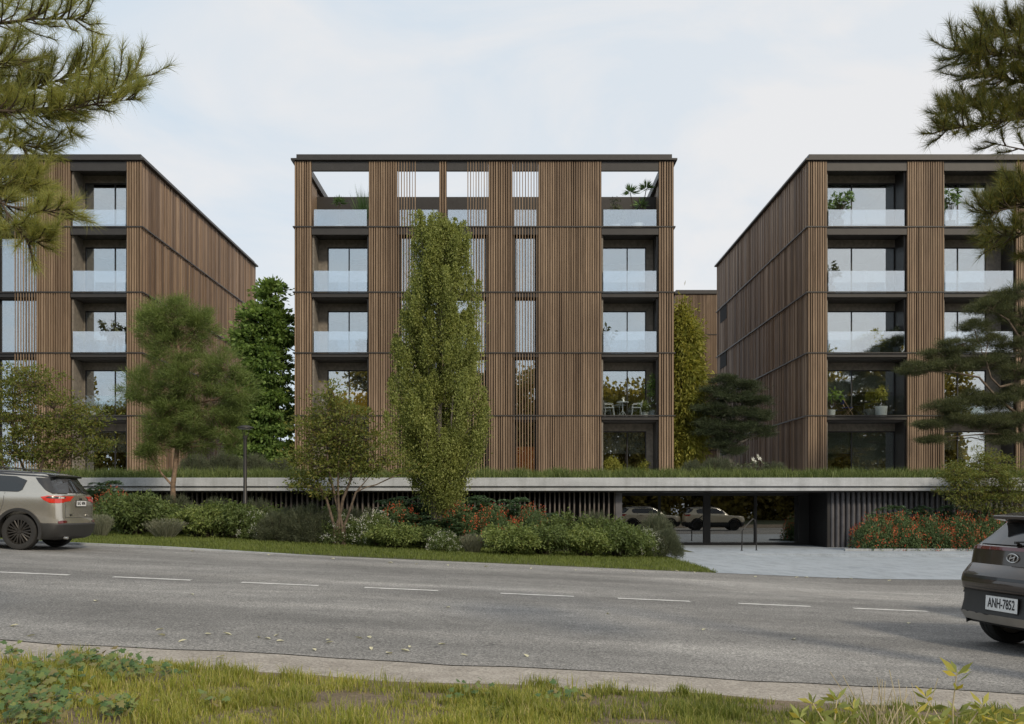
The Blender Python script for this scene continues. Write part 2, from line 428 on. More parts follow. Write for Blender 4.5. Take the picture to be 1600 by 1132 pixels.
# ------------------------------------------------------------------ the ground
def sheet(name, mat, x0, x1, ya, yb, nx, ny, dz, kind='structure', Hf=H):
    """a sheet that follows the sloping ground; ya and yb give its near and far edge for each x"""
    vs, fs = [], []
    for i in range(nx+1):
        x = x0+(x1-x0)*i/nx
        a, b_ = (ya(x) if callable(ya) else ya), (yb(x) if callable(yb) else yb)
        for j in range(ny+1):
            y = a+(b_-a)*j/ny
            vs.append((x, y, Hf(x, y)+dz))
    for i in range(nx):
        for j in range(ny):
            k = i*(ny+1)+j
            fs.append((k, k+ny+1, k+ny+2, k+1))
    mb = MB(); mb.add(vs, fs)
    o = mb.build(name, mat)
    if kind: o['kind'] = kind
    return o
def road_near(x): return 8.56-.043*x+.05*sin(x*2.1)+.03*sin(x*5.3+1)
def road_far(x): return 23.4+.04*x
gx = [-400, -200, -100, -60, -40]+[-30+.5*i for i in range(121)]+[40, 60, 100, 200, 400]
gy = [-120, -60, -20, 0, 5, 10, 15, 20, 25, 30, 35, 40, 60, 120, 300, 700]
mb = MB(); n = len(gy)
mb.add([(x, y, H(x, y)-.02) for x in gx for y in gy], [(i*n+j, (i+1)*n+j, (i+1)*n+j+1, i*n+j+1) for i in range(len(gx)-1) for j in range(n-1)])
tag(mb.build('ground', 'turf_soil'), kind='structure')
sheet('road', 'asphalt', -70, 70, road_near, road_far, 280, 6, 0)
sheet('gravel_verge', 'verge_gravel', -70, 70, lambda x: 6.6-.03*x, lambda x: road_near(x)-.015, 280, 4, -.004)
sheet('near_soil', 'bare_soil', -60, 60, -6, lambda x: 7.62+.06*sin(x*1.7)+.05*sin(x*4.1+2)-.03*x, 240, 10, .012)
mb = MB()
for a, b_ in ((-70, 120), (187, 305), (382, 500), (571, 685), (782, 897), (966, 1080), (1157, 1272), (1341, 1460), (1530, 1648), (-262, -130)):
    for x0, x1, t0, t1 in [((a-800)/FPX, (b_-800)/FPX, -.055, .055)]:
        Yc = 15.55; n = 8
        vs, fs = [], []
        for i in range(n+1):
            X = (x0+(x1-x0)*i/n)*Yc; Yl = 15.55+.04*X
            e = .012*sin(i*2.3+a)
            vs += [(X, Yl+t0*1.2+e, H(X)+.005), (X, Yl+t1*1.2-e, H(X)+.005)]
        for i in range(n): fs.append((2*i, 2*i+2, 2*i+3, 2*i+1))
        mb.add(vs, fs)
tag(mb.build('lane_markings', 'road_paint'), kind='structure')
# far kerb, the entrance paving and the raised step before the glass doors
mb = MB()
n = 110
for i in range(n):
    x0, x1 = -48+i*.48, -48+(i+1)*.48-.008
    if x0 > -4.6: break
    a = [(x, road_far(x)+d, H(x)+z) for x in (x0, x1) for d in (.004, .13) for z in (-.1, .055 if x < -8 else .055-.06*min(1, (x+8)/3.4))]
    mb.add(a, [(0, 1, 3, 2), (4, 6, 7, 5), (1, 5, 7, 3), (0, 4, 5, 1), (2, 3, 7, 6)])
tag(mb.build('kerb', 'kerb_stone'), kind='structure')
def lawn_edge(y): return 4.85+.12*sin((y-23)*.5)             # where the lawn gives way to the paving
mbp = MB()
vs, fs = [], []
ys = [23.55+.5*i for i in range(24)]+[35.3]
for y in ys:
    xa = lawn_edge(min(y, 29.2)); xb = 26
    for k in range(17):
        x = xa+(xb-xa)*k/16
        vs.append((x, max(y, road_far(x)+.02), H(x)+.004))
for i in range(len(ys)-1):
    for k in range(16):
        fs.append((i*17+k, i*17+k+1, (i+1)*17+k+1, (i+1)*17+k))
mbp.add(vs, fs)
tag(mbp.build('paving', 'paving'), kind='structure')
mb = MB(); mb.box(3.2, 17.2, 34.9, 43.4, -.7, -.325); mb.box(3.2, 17.2, 34.55, 34.9, -.7, -.375)
tag(mb.build('entrance_step', 'paving', bevel=.012), kind='structure')
mb = MB()
for i in range(12):
    x0 = 12.4+i*.9
    mb.box(x0, x0+.89, 36.9, 37.06, -.7, -.24)
tag(mb.build('bed_kerb', 'kerb_stone', bevel=.01), kind='structure')

# ------------------------------------------------------------------ podium with its fins and glazed entrance
PZ = 2.47
podium = thing('podium', 'long low podium with pale concrete edge over dark vertical fins and glazed entrance', 'podium', (0, 40, -.4))
mb = MB()
mb.box(-75, 75, 39.3, 120, 2.13, PZ)
mb.box(-75, 75, 39.55, 120, 2.09, 2.13); mb.box(-75, 75, 39.38, 120, 1.95, 2.09)
mb.build('roof_slab', 'concrete', podium, bevel=.015)
mb = MB(); mb.box(-75, 75, 39.5, 44, 1.90, 1.947); mb.build('soffit', 'bronze_metal', podium)
XE0, XE1 = fx(968, 40), fx(1298, 40)
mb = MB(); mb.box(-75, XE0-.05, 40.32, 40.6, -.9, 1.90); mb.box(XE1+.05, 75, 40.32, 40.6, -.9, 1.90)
mb.build('back_wall', 'flat_black', podium)
mb = MB(); x = XE0-.16
i = 0
while x > -42:
    d = .14+.05*random.random()
    mb.box(x-.058, x, 40.02, 40.02+d, -.9, 1.898); x -= .185+(.03*random.random() if i % 7 else .05); i += 1
o = mb.build('fin_wall', 'fin_wood', podium); o['label'] = 'dark brown fin screen left of the glass entrance'
mb = MB(); x = XE1
while x < 42:
    vs = []
    # rounded fins: a half-oval section
    for k in range(7):
        t = pi*k/6
        vs.append((x+.094-.094*cos(t), 40.16-.15*sin(t)))
    pts = [(a, b_, z) for z in (-.9, 1.898) for a, b_ in vs]
    mb.add(pts, [(k, k+1, k+8, k+7) for k in range(6)]+[(6, 0, 7, 13)])
    x += .213
o = mb.build('fin_wall', 'fin_metal', podium, smooth=60); o['label'] = 'grey metal fin screen right of the glass entrance'
mb = MB()
mb.box(XE0-.16, XE0+.10, 39.98, 40.4, -.9, 1.898); mb.box(XE0-.02, XE0+.08, 40.4, 43.3, -.9, 1.90)
mb.build('entrance_jamb', 'fin_metal', podium)
mb = MB(); mb.box(XE1-.12, XE1-.004, 40.05, 43.3, -.9, 1.90)
for i in range(22): mb.box(XE1-.14, XE1-.12, 40.1+i*.145, 40.19+i*.145, -.9, 1.90)
mb.build('entrance_side_wall', 'dark_metal', podium)
YG = 42.4
ent = MB(); XG = [XE0+.1, fx(1030, YG), fx(1104, YG), fx(1180, YG), fx(1250, YG)]
ent.box(XG[0], XE1-.16, YG-.08, YG+.08, 1.78, 1.90); ent.box(XG[0], XE1-.16, YG-.08, YG+.08, -.325, -.21)
for i, x in enumerate(XG):
    h = .15 if i == 2 else .055
    ent.box(x-h, x+h, YG-.09, YG+.09, -.21, 1.78)
ent.box(XG[4]+.055, XE1-.16, YG-.05, YG+.05, -.21, 1.78)
gf = ent.build('entrance_glazing', 'dark_metal', podium)
for a, b_ in zip(XG, XG[1:]):
    MB().box(a+.03, b_-.03, YG-.012, YG+.012, -.23, 1.79).build('pane', 'entrance_glass', gf)
mb = MB(); mb.box(XE0-2, XE1+2, 47.0, 47.1, -.9, 1.9); mb.box(XE0-2, XE0-1.9, 43.4, 47, -.9, 1.9); mb.box(XE1+1.9, XE1+2, 43.4, 47, -.9, 1.9)
mb.box(XE0-2, XE1+2, 43.41, 47, -.34, -.3)
mb.build('lobby_wall', 'soffit', podium)
# bent handrail standing by the glass doors
rl = thing('handrail', 'thin dark metal hoop handrail standing before the glass doors', 'handrail', (fx(1167, 37.6), 37.6, -.325))
mb = MB(); xa, xb = fx(1156, 37.6), fx(1176, 38.0)
za, zb = fz(822, 37.6), fz(811, 38.0)
mb.tube([(xa-.02, 37.2, -.325), (xa, 37.2, .45), (xa+.05, 37.2, za-.12), (xa+.14, 37.25, za), (xb-.12, 37.45, zb+.01), (xb-.03, 37.5, zb-.05), (xb, 37.5, zb-.2), (xb+.02, 37.5, -.325)], .024, 8)
mb.build('rail', 'dark_metal', rl, smooth=True)
mb = MB(); mb.lathe([(.05, 0), (.05, .015), (.0, .015)], xa-.02, 37.2, -.325, 12); mb.lathe([(.05, 0), (.05, .015), (.0, .015)], xb+.02, 37.5, -.325, 12)
mb.build('foot_plate', 'dark_metal', rl)

# ------------------------------------------------------------------ the timber-clad apartment buildings
F0 = 49.0
ZL = [PZ-.02, 5.80, 8.90, 11.90, 15.13, 18.39]
ZR = 18.75
def slats(mb, x0, x1, y0, y1, z0, z1, pitch=.117, wd=.077):
    n = max(1, int(round((x1-x0)/pitch))); p = (x1-x0)/n
    for i in range(n):
        d = random.uniform(-.006, .012); ww = wd*(1 if random.random() > .18 else .62)
        xx = x0+p*(i+.5)
        mb.box(xx-ww/2, xx+ww/2, y0-d, y1, z0, z1)
def side_boards(name, parent, X, sgn, ya, yb, zs):
    """vertical boards of uneven width and shade on a side wall; sgn points outward"""
    for i in range(len(zs)-1):
        mb = MB(); y = ya
        while y < yb-.02:
            wd = random.choice((.07, .09, .09, .11, .11, .16, .22)); wd = min(wd, yb-y)
            d = random.choice((.018, .03, .03, .042, .055))
            mb.box(*(sorted((X, X+sgn*d))), y, y+wd-.012, zs[i]+.012, zs[i+1]-.012)
            y += wd
        mb.build(name, 'wood_board', parent)
def building(label, bays, px0, px1, F=F0, depth=21.8, zl=ZL, zr=ZR, terrace=False, sides=(1, 1), screens=True, scale=None, group='timber apartment buildings'):
    K = F0/FPX
    X = lambda px: (px-800)*K
    X0, X1 = X(px0), X(px1); B = F+depth
    root = thing('apartment_building', label, 'building', ((X0+X1)/2, F, zl[0]), group)
    top = len(zl)-2
    # core: slabs, inner walls, outer walls
    mb = MB()
    for i, z in enumerate(zl):
        if i == 0: continue
        if i == len(zl)-1:
            if terrace: continue
            mb.box(X0+.2, X1-.2, F+.16, B-.2, z-.28, z-.02)
        else: mb.box(X0+.2, X1-.2, F+.16, B-.2, z-.28, z-.02)
    mb.build('floor_slab', 'soffit', root)
    mb = MB()
    zt = zl[-2] if terrace else zl[-1]
    mb.box(X0+.2, X1-.2, F+6.5, F+6.6, zl[0], zt-.3)
    for i in range(1, 4): 
        xx = X0+(X1-X0)*i/4+.35; mb.box(xx-.05, xx+.05, F+2.4, F+6.5, zl[0], zt-.3)
    mb.build('interior_wall', 'interior_wall', root)
    ztop = zl[-1]
    mb = MB(); mb.box(X0+.06, X0+.2, F+.1, B, zl[0], ztop-.003); mb.box(X1-.2, X1-.06, F+.1, B, zl[0], ztop-.003); mb.box(X0+.2, X1-.2, B-.2, B, zl[0], ztop-.003)
    mb.build('outer_wall', 'wood_backing_shaded', root)
    if sides[0]: side_boards('side_cladding', root, X0+.06, -1, F+.02, B, zl)
    if sides[1]: side_boards('side_cladding', root, X1-.06, 1, F+.02, B, zl)
    # thin metal line round the building at each floor
    for z in zl[1:-1]:
        mb = MB(); mb.box(X0-.07, X1+.07, F-.085, F-.045, z-.028, z+.028)
        mb.box(X0-.07, X0-.02, F-.045, B, z-.028, z+.028); mb.box(X1+.02, X1+.07, F-.045, B, z-.028, z+.028)
        mb.build('floor_trim', 'bronze_metal', root)
    # roof edge
    mb = MB()
    z = zl[-1]
    mb.box(X0-.15, X1+.15, F-.16, F+.5, z, z+.10); mb.box(X0-.15, X0+.4, F+.5, B+.1, z, z+.10); mb.box(X1-.4, X1+.15, F+.5, B+.1, z, z+.10); mb.box(X0+.4, X1-.4, B-.4, B+.1, z, z+.10)
    mb.box(X0+.08, X1-.08, F+.06, F+.5, z+.10, zr); mb.box(X0+.08, X0+.4, F+.5, B-.05, z+.10, zr); mb.box(X1-.4, X1-.08, F+.5, B-.05, z+.10, zr); mb.box(X0+.4, X1-.4, B-.4, B-.05, z+.10, zr)
    mb.build('roof_edge', 'bronze_metal', root, bevel=.012)
    if terrace:
        mb = MB(); mb.box(X0+.2, X1-.2, F+4.3, F+4.5, zl[-2]-.02, 17.95); mb.box(X0+.2, X1-.2, F+4.5, B-.2, 17.55, 17.8)
        mb.build('penthouse_wall', 'bronze_metal', root)
        mb = MB(); mb.box(X0+.2, X0+.26, F+.1, F+4.3, zl[-2]-.02, zl[-1]-.01); mb.box(X1-.26, X1-.2, F+.1, F+4.3, zl[-2]-.02, zl[-1]-.01)
        mb.build('terrace_side_wall', 'wood_slat', root)
    else:
        MB().box(X0+.4, X1-.4, F+.5, B-.4, z-.015, z+.06).build('roof', 'soffit', root)
    bi = 0
    for bay in bays:
        kind, a, b_ = bay[0], X(bay[1]), X(bay[2]); opt = bay[3] if len(bay) > 3 else {}
        if kind == 'slat':
            for i in range(len(zl)-1):
                mb = MB(); slats(mb, a, b_, F-.045, F+.03, zl[i]+.03 if i else zl[i], zl[i+1]-.03)
                o = mb.build('slat_panel', 'wood_slat', root)
            MB().box(a+.004, b_-.004, F+.03, F+.10, zl[0], zl[-1]-.004).build('panel_backing', 'wood_backing_shaded', root)
            continue
        for i in range(len(zl)-1):
            z0, z1 = zl[i], zl[i+1]
            open_top = terrace and i == top
            bh = .48 if i == top else (.38 if i == top-1 else (.24 if i == top-2 else .20))
            fa = MB(); fa.box(a+.003, b_-.003, F-.01, F+.155, z1-bh, z1-.03)
            if open_top:
                fa.build('beam', 'bronze_metal', root)
            if kind == 'balcony':
                if not open_top:
                    YB = F+1.3
                    bal = fa
                    for u0, u1, mt in ((a+.003, a+.09, 'stone_panel'), (b_-.09, b_-.003, 'bronze_metal')): MB().box(u0, u1, F+.155, YB, z0, z1-.29).build('cheek_wall', mt, root)
                    bo = bal.build('balcony', 'bronze_metal', root)
                    ztop_ = z1-.29; lint = .38
                    xi0, xi1 = a+.09, b_-.09
                    so = opt.get('solid', 'L'); frac = opt.get('frac', .17)
                    sw = (xi1-xi0)*frac
                    mb = MB(); mb.box(xi0, xi1, YB, YB+.12, ztop_-lint, ztop_)
                    if so == 'L': mb.box(xi0, xi0+sw, YB, YB+.12, z0, ztop_-lint); g0, g1 = xi0+sw, xi1
                    else: mb.box(xi1-sw, xi1, YB, YB+.12, z0, ztop_-lint); g0, g1 = xi0, xi1-sw
                    mb.build('inner_wall', 'stone_panel', root)
                    zg0, zg1 = z0, ztop_-lint
                    fr = MB(); t = .055
                    cuts = [g0, g0+(g1-g0)*opt.get('mull', .5), g1]
                    fr.box(g0, g1, YB+.01, YB+.10, zg1-t, zg1); fr.box(g0, g1, YB+.01, YB+.10, zg0, zg0+t)
                    for q, xx in enumerate(cuts):
                        u0 = xx if q == 0 else xx-t/2 if q == 1 else xx-t
                        fr.box(u0, u0+t, YB+.012, YB+.098, zg0+t, zg1-t)
                    wo = fr.build('window', 'dark_metal', root)
                    for q in range(2):
                        MB().box(cuts[q]+t*.6, cuts[q+1]-t*.6, YB+.05, YB+.062, zg0+t*.8, zg1-t*.8).build('pane', 'window_glass', wo)
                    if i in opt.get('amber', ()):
                        ob = MB().box(cuts[0]+.08, cuts[2]-.08, YB+.30, YB+.34, zg0, zg0+1.75).build('curtain', 'amber_curtain_glow', wo); ob['label'] = 'amber curtain with its own glow in place of room light'
                    k_ = (bi*7+i*3) % 5
                    for q in range(2):
                        hb = opt.get('blinds', {}).get((i, q), (.0, .22, .35, .0, .55)[(k_+q*2) % 5])
                        if hb > 0:
                            mat = opt.get('bmat', {}).get((i, q), 'blind')
                            ob = MB().box(cuts[q]+.06, cuts[q+1]-.06, YB+.16, YB+.19, zg1-(zg1-zg0)*hb, zg1-.02).build('blind' if mat == 'blind' else 'curtain', mat, wo)
                            if mat != 'blind': ob['label'] = 'amber curtain behind the glass' if 'amber' in mat else 'rust red curtain with its own glow behind the glass'
                if i > 0:
                    gh = .88 if i == top else (1.08 if i >= 2 else 1.0)
                    if i == 1: gh = 1.0
                    gl = MB(); gl.box(a+.10, b_-.10, F+.06, F+.078, z0+.04, z0+gh)
                    g_ = gl.build('balustrade', 'balustrade_glass' if i > 1 else 'clear_glass', root)
                    MB().box(a+.10, b_-.10, F+.05, F+.09, z0+.0, z0+.04).build('shoe', 'dark_metal', g_)
            else:       # a narrow full-height window behind open slats
                if not open_top:
                    bo = fa.build('spandrel', 'dark_metal', root)
                    YB = F+.34; t = .07
                    for u0, u1 in ((a+.003, a+.09), (b_-.09, b_-.003)): MB().box(u0, u1, F+.16, YB+.1, z0, z1-.03).build('reveal', 'dark_metal', root)
                    a2, b2 = a+.09, b_-.09
                    fr = MB(); zg0, zg1 = z0+.03, z1-bh-.1
                    fr.box(a2, b2, YB, YB+.09, zg1, z1-.3); fr.box(a2, b2, YB, YB+.09, zg0-.02, zg0+t)
                    fr.box(a2, a2+t, YB+.002, YB+.088, zg0+t, zg1); fr.box(b2-t, b2, YB+.002, YB+.088, zg0+t, zg1)
                    wo = fr.build('window', 'dark_metal', root)
                    MB().box(a2+t*.7, b2-t*.7, YB+.04, YB+.052, zg0+t*.7, zg1+.02).build('pane', 'window_glass', wo)
                    cu = opt.get('curtain', {}).get(i)
                    if cu:
                        ob = MB().box(a2+.06, b2-.06, YB+.2, YB+.23, zg0, zg0+(zg1-zg0)*cu[1]).build('curtain', cu[0], wo); ob['label'] = 'rust red curtain with its own glow behind the glass'
                    elif opt.get('sheer', True):
                        MB().box(a2+.06, b2-.06, YB+.2, YB+.23, zg1-(zg1-zg0)*(.42, .42, .06, .06)[i % 4], zg1).build('blind', 'blind', wo)
                else:
                    gl = MB(); gl.box(a+.05, b_-.05, F+.10, F+.118, z0+.04, z0+.88)
                    g_ = gl.build('balustrade', 'balustrade_glass', root)
                    MB().box(a+.05, b_-.05, F+.09, F+.13, z0, z0+.04).build('shoe', 'dark_metal', g_)
                for (sa, sb) in opt.get('screen', []):
                    mb = MB(); slats(mb, X(sa), X(sb), F-.045, F-.002 if i else F-.012, z0+.03 if i else z0, z1-.03, pitch=.14, wd=.042)
                    mb.build('slat_screen', 'wood_slat', root)
        bi += 1
    return root
NB = {}
center_bays = [
    ('slat', 460, 487), ('balcony', 487, 576, dict(solid='L', frac=.17, blinds={(1, 0): .45, (1, 1): .45, (0, 0): .1}, amber=(1,))), ('slat', 576, 621),
    ('win', 621, 686, dict(screen=[(621, 651)])), ('slat', 686, 698), ('win', 698, 763, dict(screen=[(729, 763)])), ('slat', 763, 801),
    ('win', 801, 841, dict(screen=[(801, 841)], curtain={0: ('rust_curtain', .6)})), ('slat', 841, 940),
    ('balcony', 940, 1029, dict(solid='R', frac=.13, mull=.58, blinds={(0, 0): .42, (0, 1): .42, (1, 0): 0, (1, 1): 0, (2, 0): 0, (2, 1): 0, (3, 0): 0, (3, 1): 0})), ('slat', 1029, 1053)]
mid_b = building('middle timber-slatted apartment building with an open roof terrace behind the poplar', center_bays, 460, 1053, terrace=True)
def mir(bays, c):
    out = []
    for b in bays:
        o = dict(b[3]) if len(b) > 3 else {}
        if 'screen' in o: o['screen'] = [(c-q, c-p) for p, q in o['screen']]
        if 'solid' in o: o['solid'] = 'R' if o['solid'] == 'L' else 'L'
        if 'mull' in o: o['mull'] = 1-o['mull']
        out.append((b[0], c-b[2], c-b[1], o))
    return out
left_bays = [('slat', 198, 222), ('balcony', 110, 198, dict(solid='L', frac=.03, mull=.60, blinds={(1, 0): .18, (1, 1): .18, (2, 0): .15, (2, 1): .15, (3, 0): .2, (3, 1): 0, (4, 0): 0, (4, 1): 0, (0, 0): .4, (0, 1): .4})), ('slat', 57, 110),
    ('win', -9, 57, dict(screen=[(22, 57)], sheer=False)), ('slat', -21, -9), ('win', -86, -21, dict(screen=[(-86, -52)])), ('slat', -124, -86), ('win', -164, -124, dict(screen=[(-164, -124)])),
    ('slat', -263, -164), ('balcony', -352, -263), ('slat', -371, -352)]
left_b = building('left timber-slatted apartment building standing behind the grey car and tall young pine', left_bays, -371, 222)
right_bays = [('slat', 1262, 1292), ('balcony', 1292, 1417, dict(solid='R', frac=.0, mull=.42, blinds={(1, 0): .62, (1, 1): .45, (0, 0): .42, (0, 1): 1.0, (2, 0): 0, (2, 1): 0, (3, 0): 0, (3, 1): 0, (4, 0): .1, (4, 1): .1})), ('slat', 1417, 1475),
    ('balcony', 1475, 1587, dict(solid='R', frac=.22, mull=.45, blinds={(3, 0): .08, (3, 1): .08, (2, 0): 0, (2, 1): 0, (1, 0): 0, (1, 1): 0})), ('slat', 1587, 1612), ('win', 1612, 1678, dict(screen=[(1640, 1678)])), ('slat', 1678, 1760), ('balcony', 1760, 1850), ('slat', 1850, 1880)]
right_b = building('right timber-slatted apartment building standing behind the scots pine and brown car', right_bays, 1262, 1880)
# black boxes stand for the shade in openings at the far end of the right building's side wall
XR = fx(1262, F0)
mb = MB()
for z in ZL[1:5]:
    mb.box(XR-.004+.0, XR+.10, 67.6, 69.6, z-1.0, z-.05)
mb.build('side_opening_shade', 'flat_black', right_b)
rear_bays = [('slat', 1216, 1330), ('win', 1330, 1400, dict(screen=[(1330, 1400)])), ('slat', 1400, 1560), ('win', 1560, 1620, dict(screen=[(1560, 1590)])), ('slat', 1620, 1800)]
rear_b = building('far timber-clad apartment building glimpsed between the middle and right buildings', rear_bays, 1216, 1800, F=80.0)

# ------------------------------------------------------------------ trees
def ell(px, py, Y, rx, ry, rd=None, n=20):
    """a foliage mass seen at a pixel: centre, radii in metres, number of clumps"""
    k = Y/FPX
    c = P(px, py, Y)
    return (np.array(c), np.array([rx*k, (rd if rd else (rx+ry)/2)*k, ry*k]), n)
def clump_points(masses, inner=.45):
    cs, outs = [], []
    for c, r, n in masses:
        u = unit(n); rad = inner+(1-inner)*rng.uniform(0, 1, n)**.6
        cs.append(c+u*rad[:, None]*r); outs.append(u)
    return np.concatenate(cs), np.concatenate(outs)
def spray(soup, cs, outs, per, rc, L, W, mi=0, style='leaf', up=.3, out=.6, jit=.8, squash=(1, 1, 1), drop=0):
    """leaves (or needles) spread through each clump"""
    n = len(cs); sz = rng.uniform(.6, 1.25, n)
    pp = np.repeat(cs, per, 0); oo = np.repeat(outs, per, 0); ss = np.repeat(sz, per)[:, None]
    off = rng.normal(size=pp.shape)*.5*rc*ss*np.array(squash)
    D = oo*out+rng.normal(size=pp.shape)*jit+np.array([0, 0, up])+off/rc*.6
    D[:, 2] -= drop
    Ls = L*rng.uniform(.65, 1.25, len(pp))
    if style == 'leaf': soup.leaves(pp+off, D, Ls, W*Ls/L, mi)
    else: soup.needles(pp+off, D, Ls, W, mi)
def limb(mb, a, b, r0, r1, sag=.0, n=5, wob=.06):
    a, b = Vector(a), Vector(b); L_ = (b-a).length
    pts = []; rad = []
    for i in range(n+1):
        t = i/n
        p = a.lerp(b, t); w_ = wob*L_*sin(pi*t)
        p += Vector((random.uniform(-w_, w_), random.uniform(-w_, w_), random.uniform(-w_, w_)*.6-sag*L_*sin(pi*t)))
        pts.append(p); rad.append(r0+(r1-r0)*t)
    mb.tube(pts, rad, 6)
    return pts
def tree(name, label, base, trunk, masses, leaf, bark, style, group=None, limbs=True, twig_share=.5, twig_r=.012, stems=()):
    """trunk: list of (x, y, z, r). masses: foliage ellipsoids. style: arguments of spray()"""
    gz = (PZ if base[1] > 39.4 else H(base[0]))-.15
    foot = lambda t: [(t[0][0], t[0][1], gz, t[0][3]*1.15)]+list(t) if t[0][2] > gz+.05 and not (t[0][2] > gz+2.5) else list(t)
    base = (base[0], base[1], gz+.15); trunk = foot(trunk); stems = [foot(q) for q in stems]
    root = thing(name, label, 'tree', base, group)
    mb = MB()
    mb.tube([t[:3] for t in trunk], [t[3] for t in trunk], 9)
    for st in stems: mb.tube([t[:3] for t in st], [t[3] for t in st], 8)
    allp = [t for t in trunk]+[t for st in stems for t in st]
    cs, outs = clump_points(masses, style.pop('inner', .45))
    if limbs:
        for c, r, n in masses:
            cand = [t for t in allp if t[2] < c[2]+.1*r[2]] or allp[:1]
            t0 = min(cand, key=lambda t: (t[0]-c[0])**2+(t[1]-c[1])**2+.6*(t[2]-(c[2]-.6*r[2]))**2)
            pts = limb(mb, t0[:3], c, max(.02, t0[3]*.5), .018)
            near = [q for q in range(len(cs)) if np.all(np.abs(cs[q]-c) <= r*1.01)]
            for q in near:
                if random.random() < twig_share:
                    s_ = min(pts, key=lambda p: (p-Vector(cs[q])).length)
                    limb(mb, s_, cs[q], twig_r, twig_r*.35, n=3)
    mb.build('trunk', bark, root, smooth=60)
    sp = Soup(); spray(sp, cs, outs, **style); sp.build('crown', leaf, root)
    return root

# columnar poplar before the middle building
def poplar(px, pyb, pyt, Y, prof, label, leaf='poplar_leaf', n=340, per=500):
    base = P(px, pyb, Y); Ht = (pyb-pyt)/FPX*Y; gz = H(base.x)-.1
    root = thing('poplar_tree', label, 'tree', (base.x, Y, gz+.1))
    mb = MB(); sp = Soup()
    ts = np.array([p[0] for p in prof]); rs = np.array([p[1] for p in prof])
    mb.tube([(base.x, Y, gz), (base.x+.02, Y, base.z+.5), (base.x+.06, Y, base.z+Ht*.5), (base.x+.1, Y, base.z+Ht*.9)], [.16, .12, .06, .012], 9)
    for k in range(5):
        a = 2*pi*k/5+.5
        mb.tube([(base.x+.1*cos(a), Y+.1*sin(a), gz), (base.x+.18*cos(a), Y+.18*sin(a), base.z+.4), (base.x+.5*cos(a), Y+.5*sin(a), base.z+1.5), (base.x+.7*cos(a), Y+.7*sin(a), base.z+3.4)], [.075, .06, .045, .015], 7)
    u = rng.uniform(0, 1, n*4); acc = rng.uniform(0, rs.max(), n*4) < np.interp(u, ts, rs)
    t = u[acc][:n]; a = rng.uniform(0, 2*pi, len(t)); rf = rng.uniform(0, 1, len(t))**.38
    Rr = np.interp(t, ts, rs)*rf*(1+.16*np.sin(a*3+t*9)+.13*np.sin(a*5-t*17))*rng.uniform(.86, 1.12, len(t))
    lead = rng.integers(0, 4, len(t)); up_ = np.clip((t-.68)/.32, 0, 1)     # several leaders at the top
    lx = np.array([-.50, -.02, .40, .12])[lead]*up_; ly = np.array([.1, -.25, -.1, .35])[lead]*up_; cap = np.array([.97, 1.0, .93, .95])[lead]
    Rr *= 1-.52*up_; t = np.minimum(t, cap)
    lean = .10*t+lx
    cs = np.stack([base.x+lean+Rr*np.cos(a), Y+ly+Rr*np.sin(a), base.z+t*Ht], 1)
    # each plume climbs steeply from nearer the stem
    for q in range(0, len(cs), 2):
        c = cs[q]; s_ = Vector((base.x+lean[q]+(c[0]-base.x-lean[q])*.35, Y+(c[1]-Y)*.35, max(base.z+.2, c[2]-1.1)))
        mb.tube([s_, s_.lerp(Vector(c), .5)+Vector(((c[0]-base.x)*.1, (c[1]-Y)*.1, -.08)), c], [.016, .011, .004], 5)
    m_ = len(cs); pp = np.repeat(cs, per, 0); sz = np.repeat(rng.uniform(.6, 1.5, m_), per)[:, None]
    ax = np.stack([np.cos(a)*.22, np.sin(a)*.22, np.ones(m_)], 1); ax = np.repeat(ax, per, 0)
    s = rng.uniform(-1, 1, len(pp))[:, None]
    wid = .122*(1-.8*np.clip(s, 0, 1))*sz
    off = ax*s*.46*sz+rng.normal(size=pp.shape)*wid*np.array([1, 1, .7])
    D = np.repeat(np.stack([np.cos(a), np.sin(a), np.zeros(m_)], 1), per, 0)*.35+rng.normal(size=pp.shape)*.6+np.array([0, 0, .9])
    keep = (pp+off)[:, 2] < base.z+Ht+.12
    sp.leaves((pp+off)[keep], D[keep], rng.uniform(.05, .092, keep.sum()), rng.uniform(.03, .052, keep.sum()))
    mb.build('trunk', 'bark_grey', root, smooth=60); sp.build('crown', leaf, root)
    return root
poplar(684, 790, 338, 31.0, [(0, .36), (.04, .62), (.08, .84), (.17, 1.16), (.26, 1.30), (.36, 1.38), (.46, 1.36), (.55, 1.22), (.66, 1.06), (.78, .92), (.88, .80), (.95, .62), (1.0, .34)],
       'tall columnar poplar with dense yellow-green leaves before the middle building')

# young pine rising from the bed beside the street lamp
Y = 33.0
b0 = P(270, 800, Y)
T = [(*P(271, 812, Y), .10), (*P(270, 760, Y), .085), (*P(277, 700, Y), .075), (*P(283, 640, Y), .08), (*P(280, 560, Y), .06), (*P(272, 480, Y), .02)]
ms = [ell(270, 492, Y, 46, 30, n=44), ell(240, 515, Y, 32, 34, n=30), ell(308, 510, Y, 30, 34, n=28), ell(272, 545, Y, 40, 34, n=36), ell(225, 605, Y, 38, 30, n=34), ell(290, 595, Y, 44, 40, n=44),
      ell(345, 575, Y, 36, 34, n=34), ell(370, 610, Y, 26, 38, n=24), ell(325, 640, Y, 48, 40, n=46), ell(250, 660, Y, 36, 34, n=34), ell(240, 690, Y, 24, 24, n=16), ell(305, 690, Y, 36, 22, n=24), ell(350, 670, Y, 34, 26, n=24), ell(275, 630, Y, 36, 36, n=30), ell(232, 712, Y, 18, 14, n=8), ell(365, 695, Y, 18, 12, n=8)]
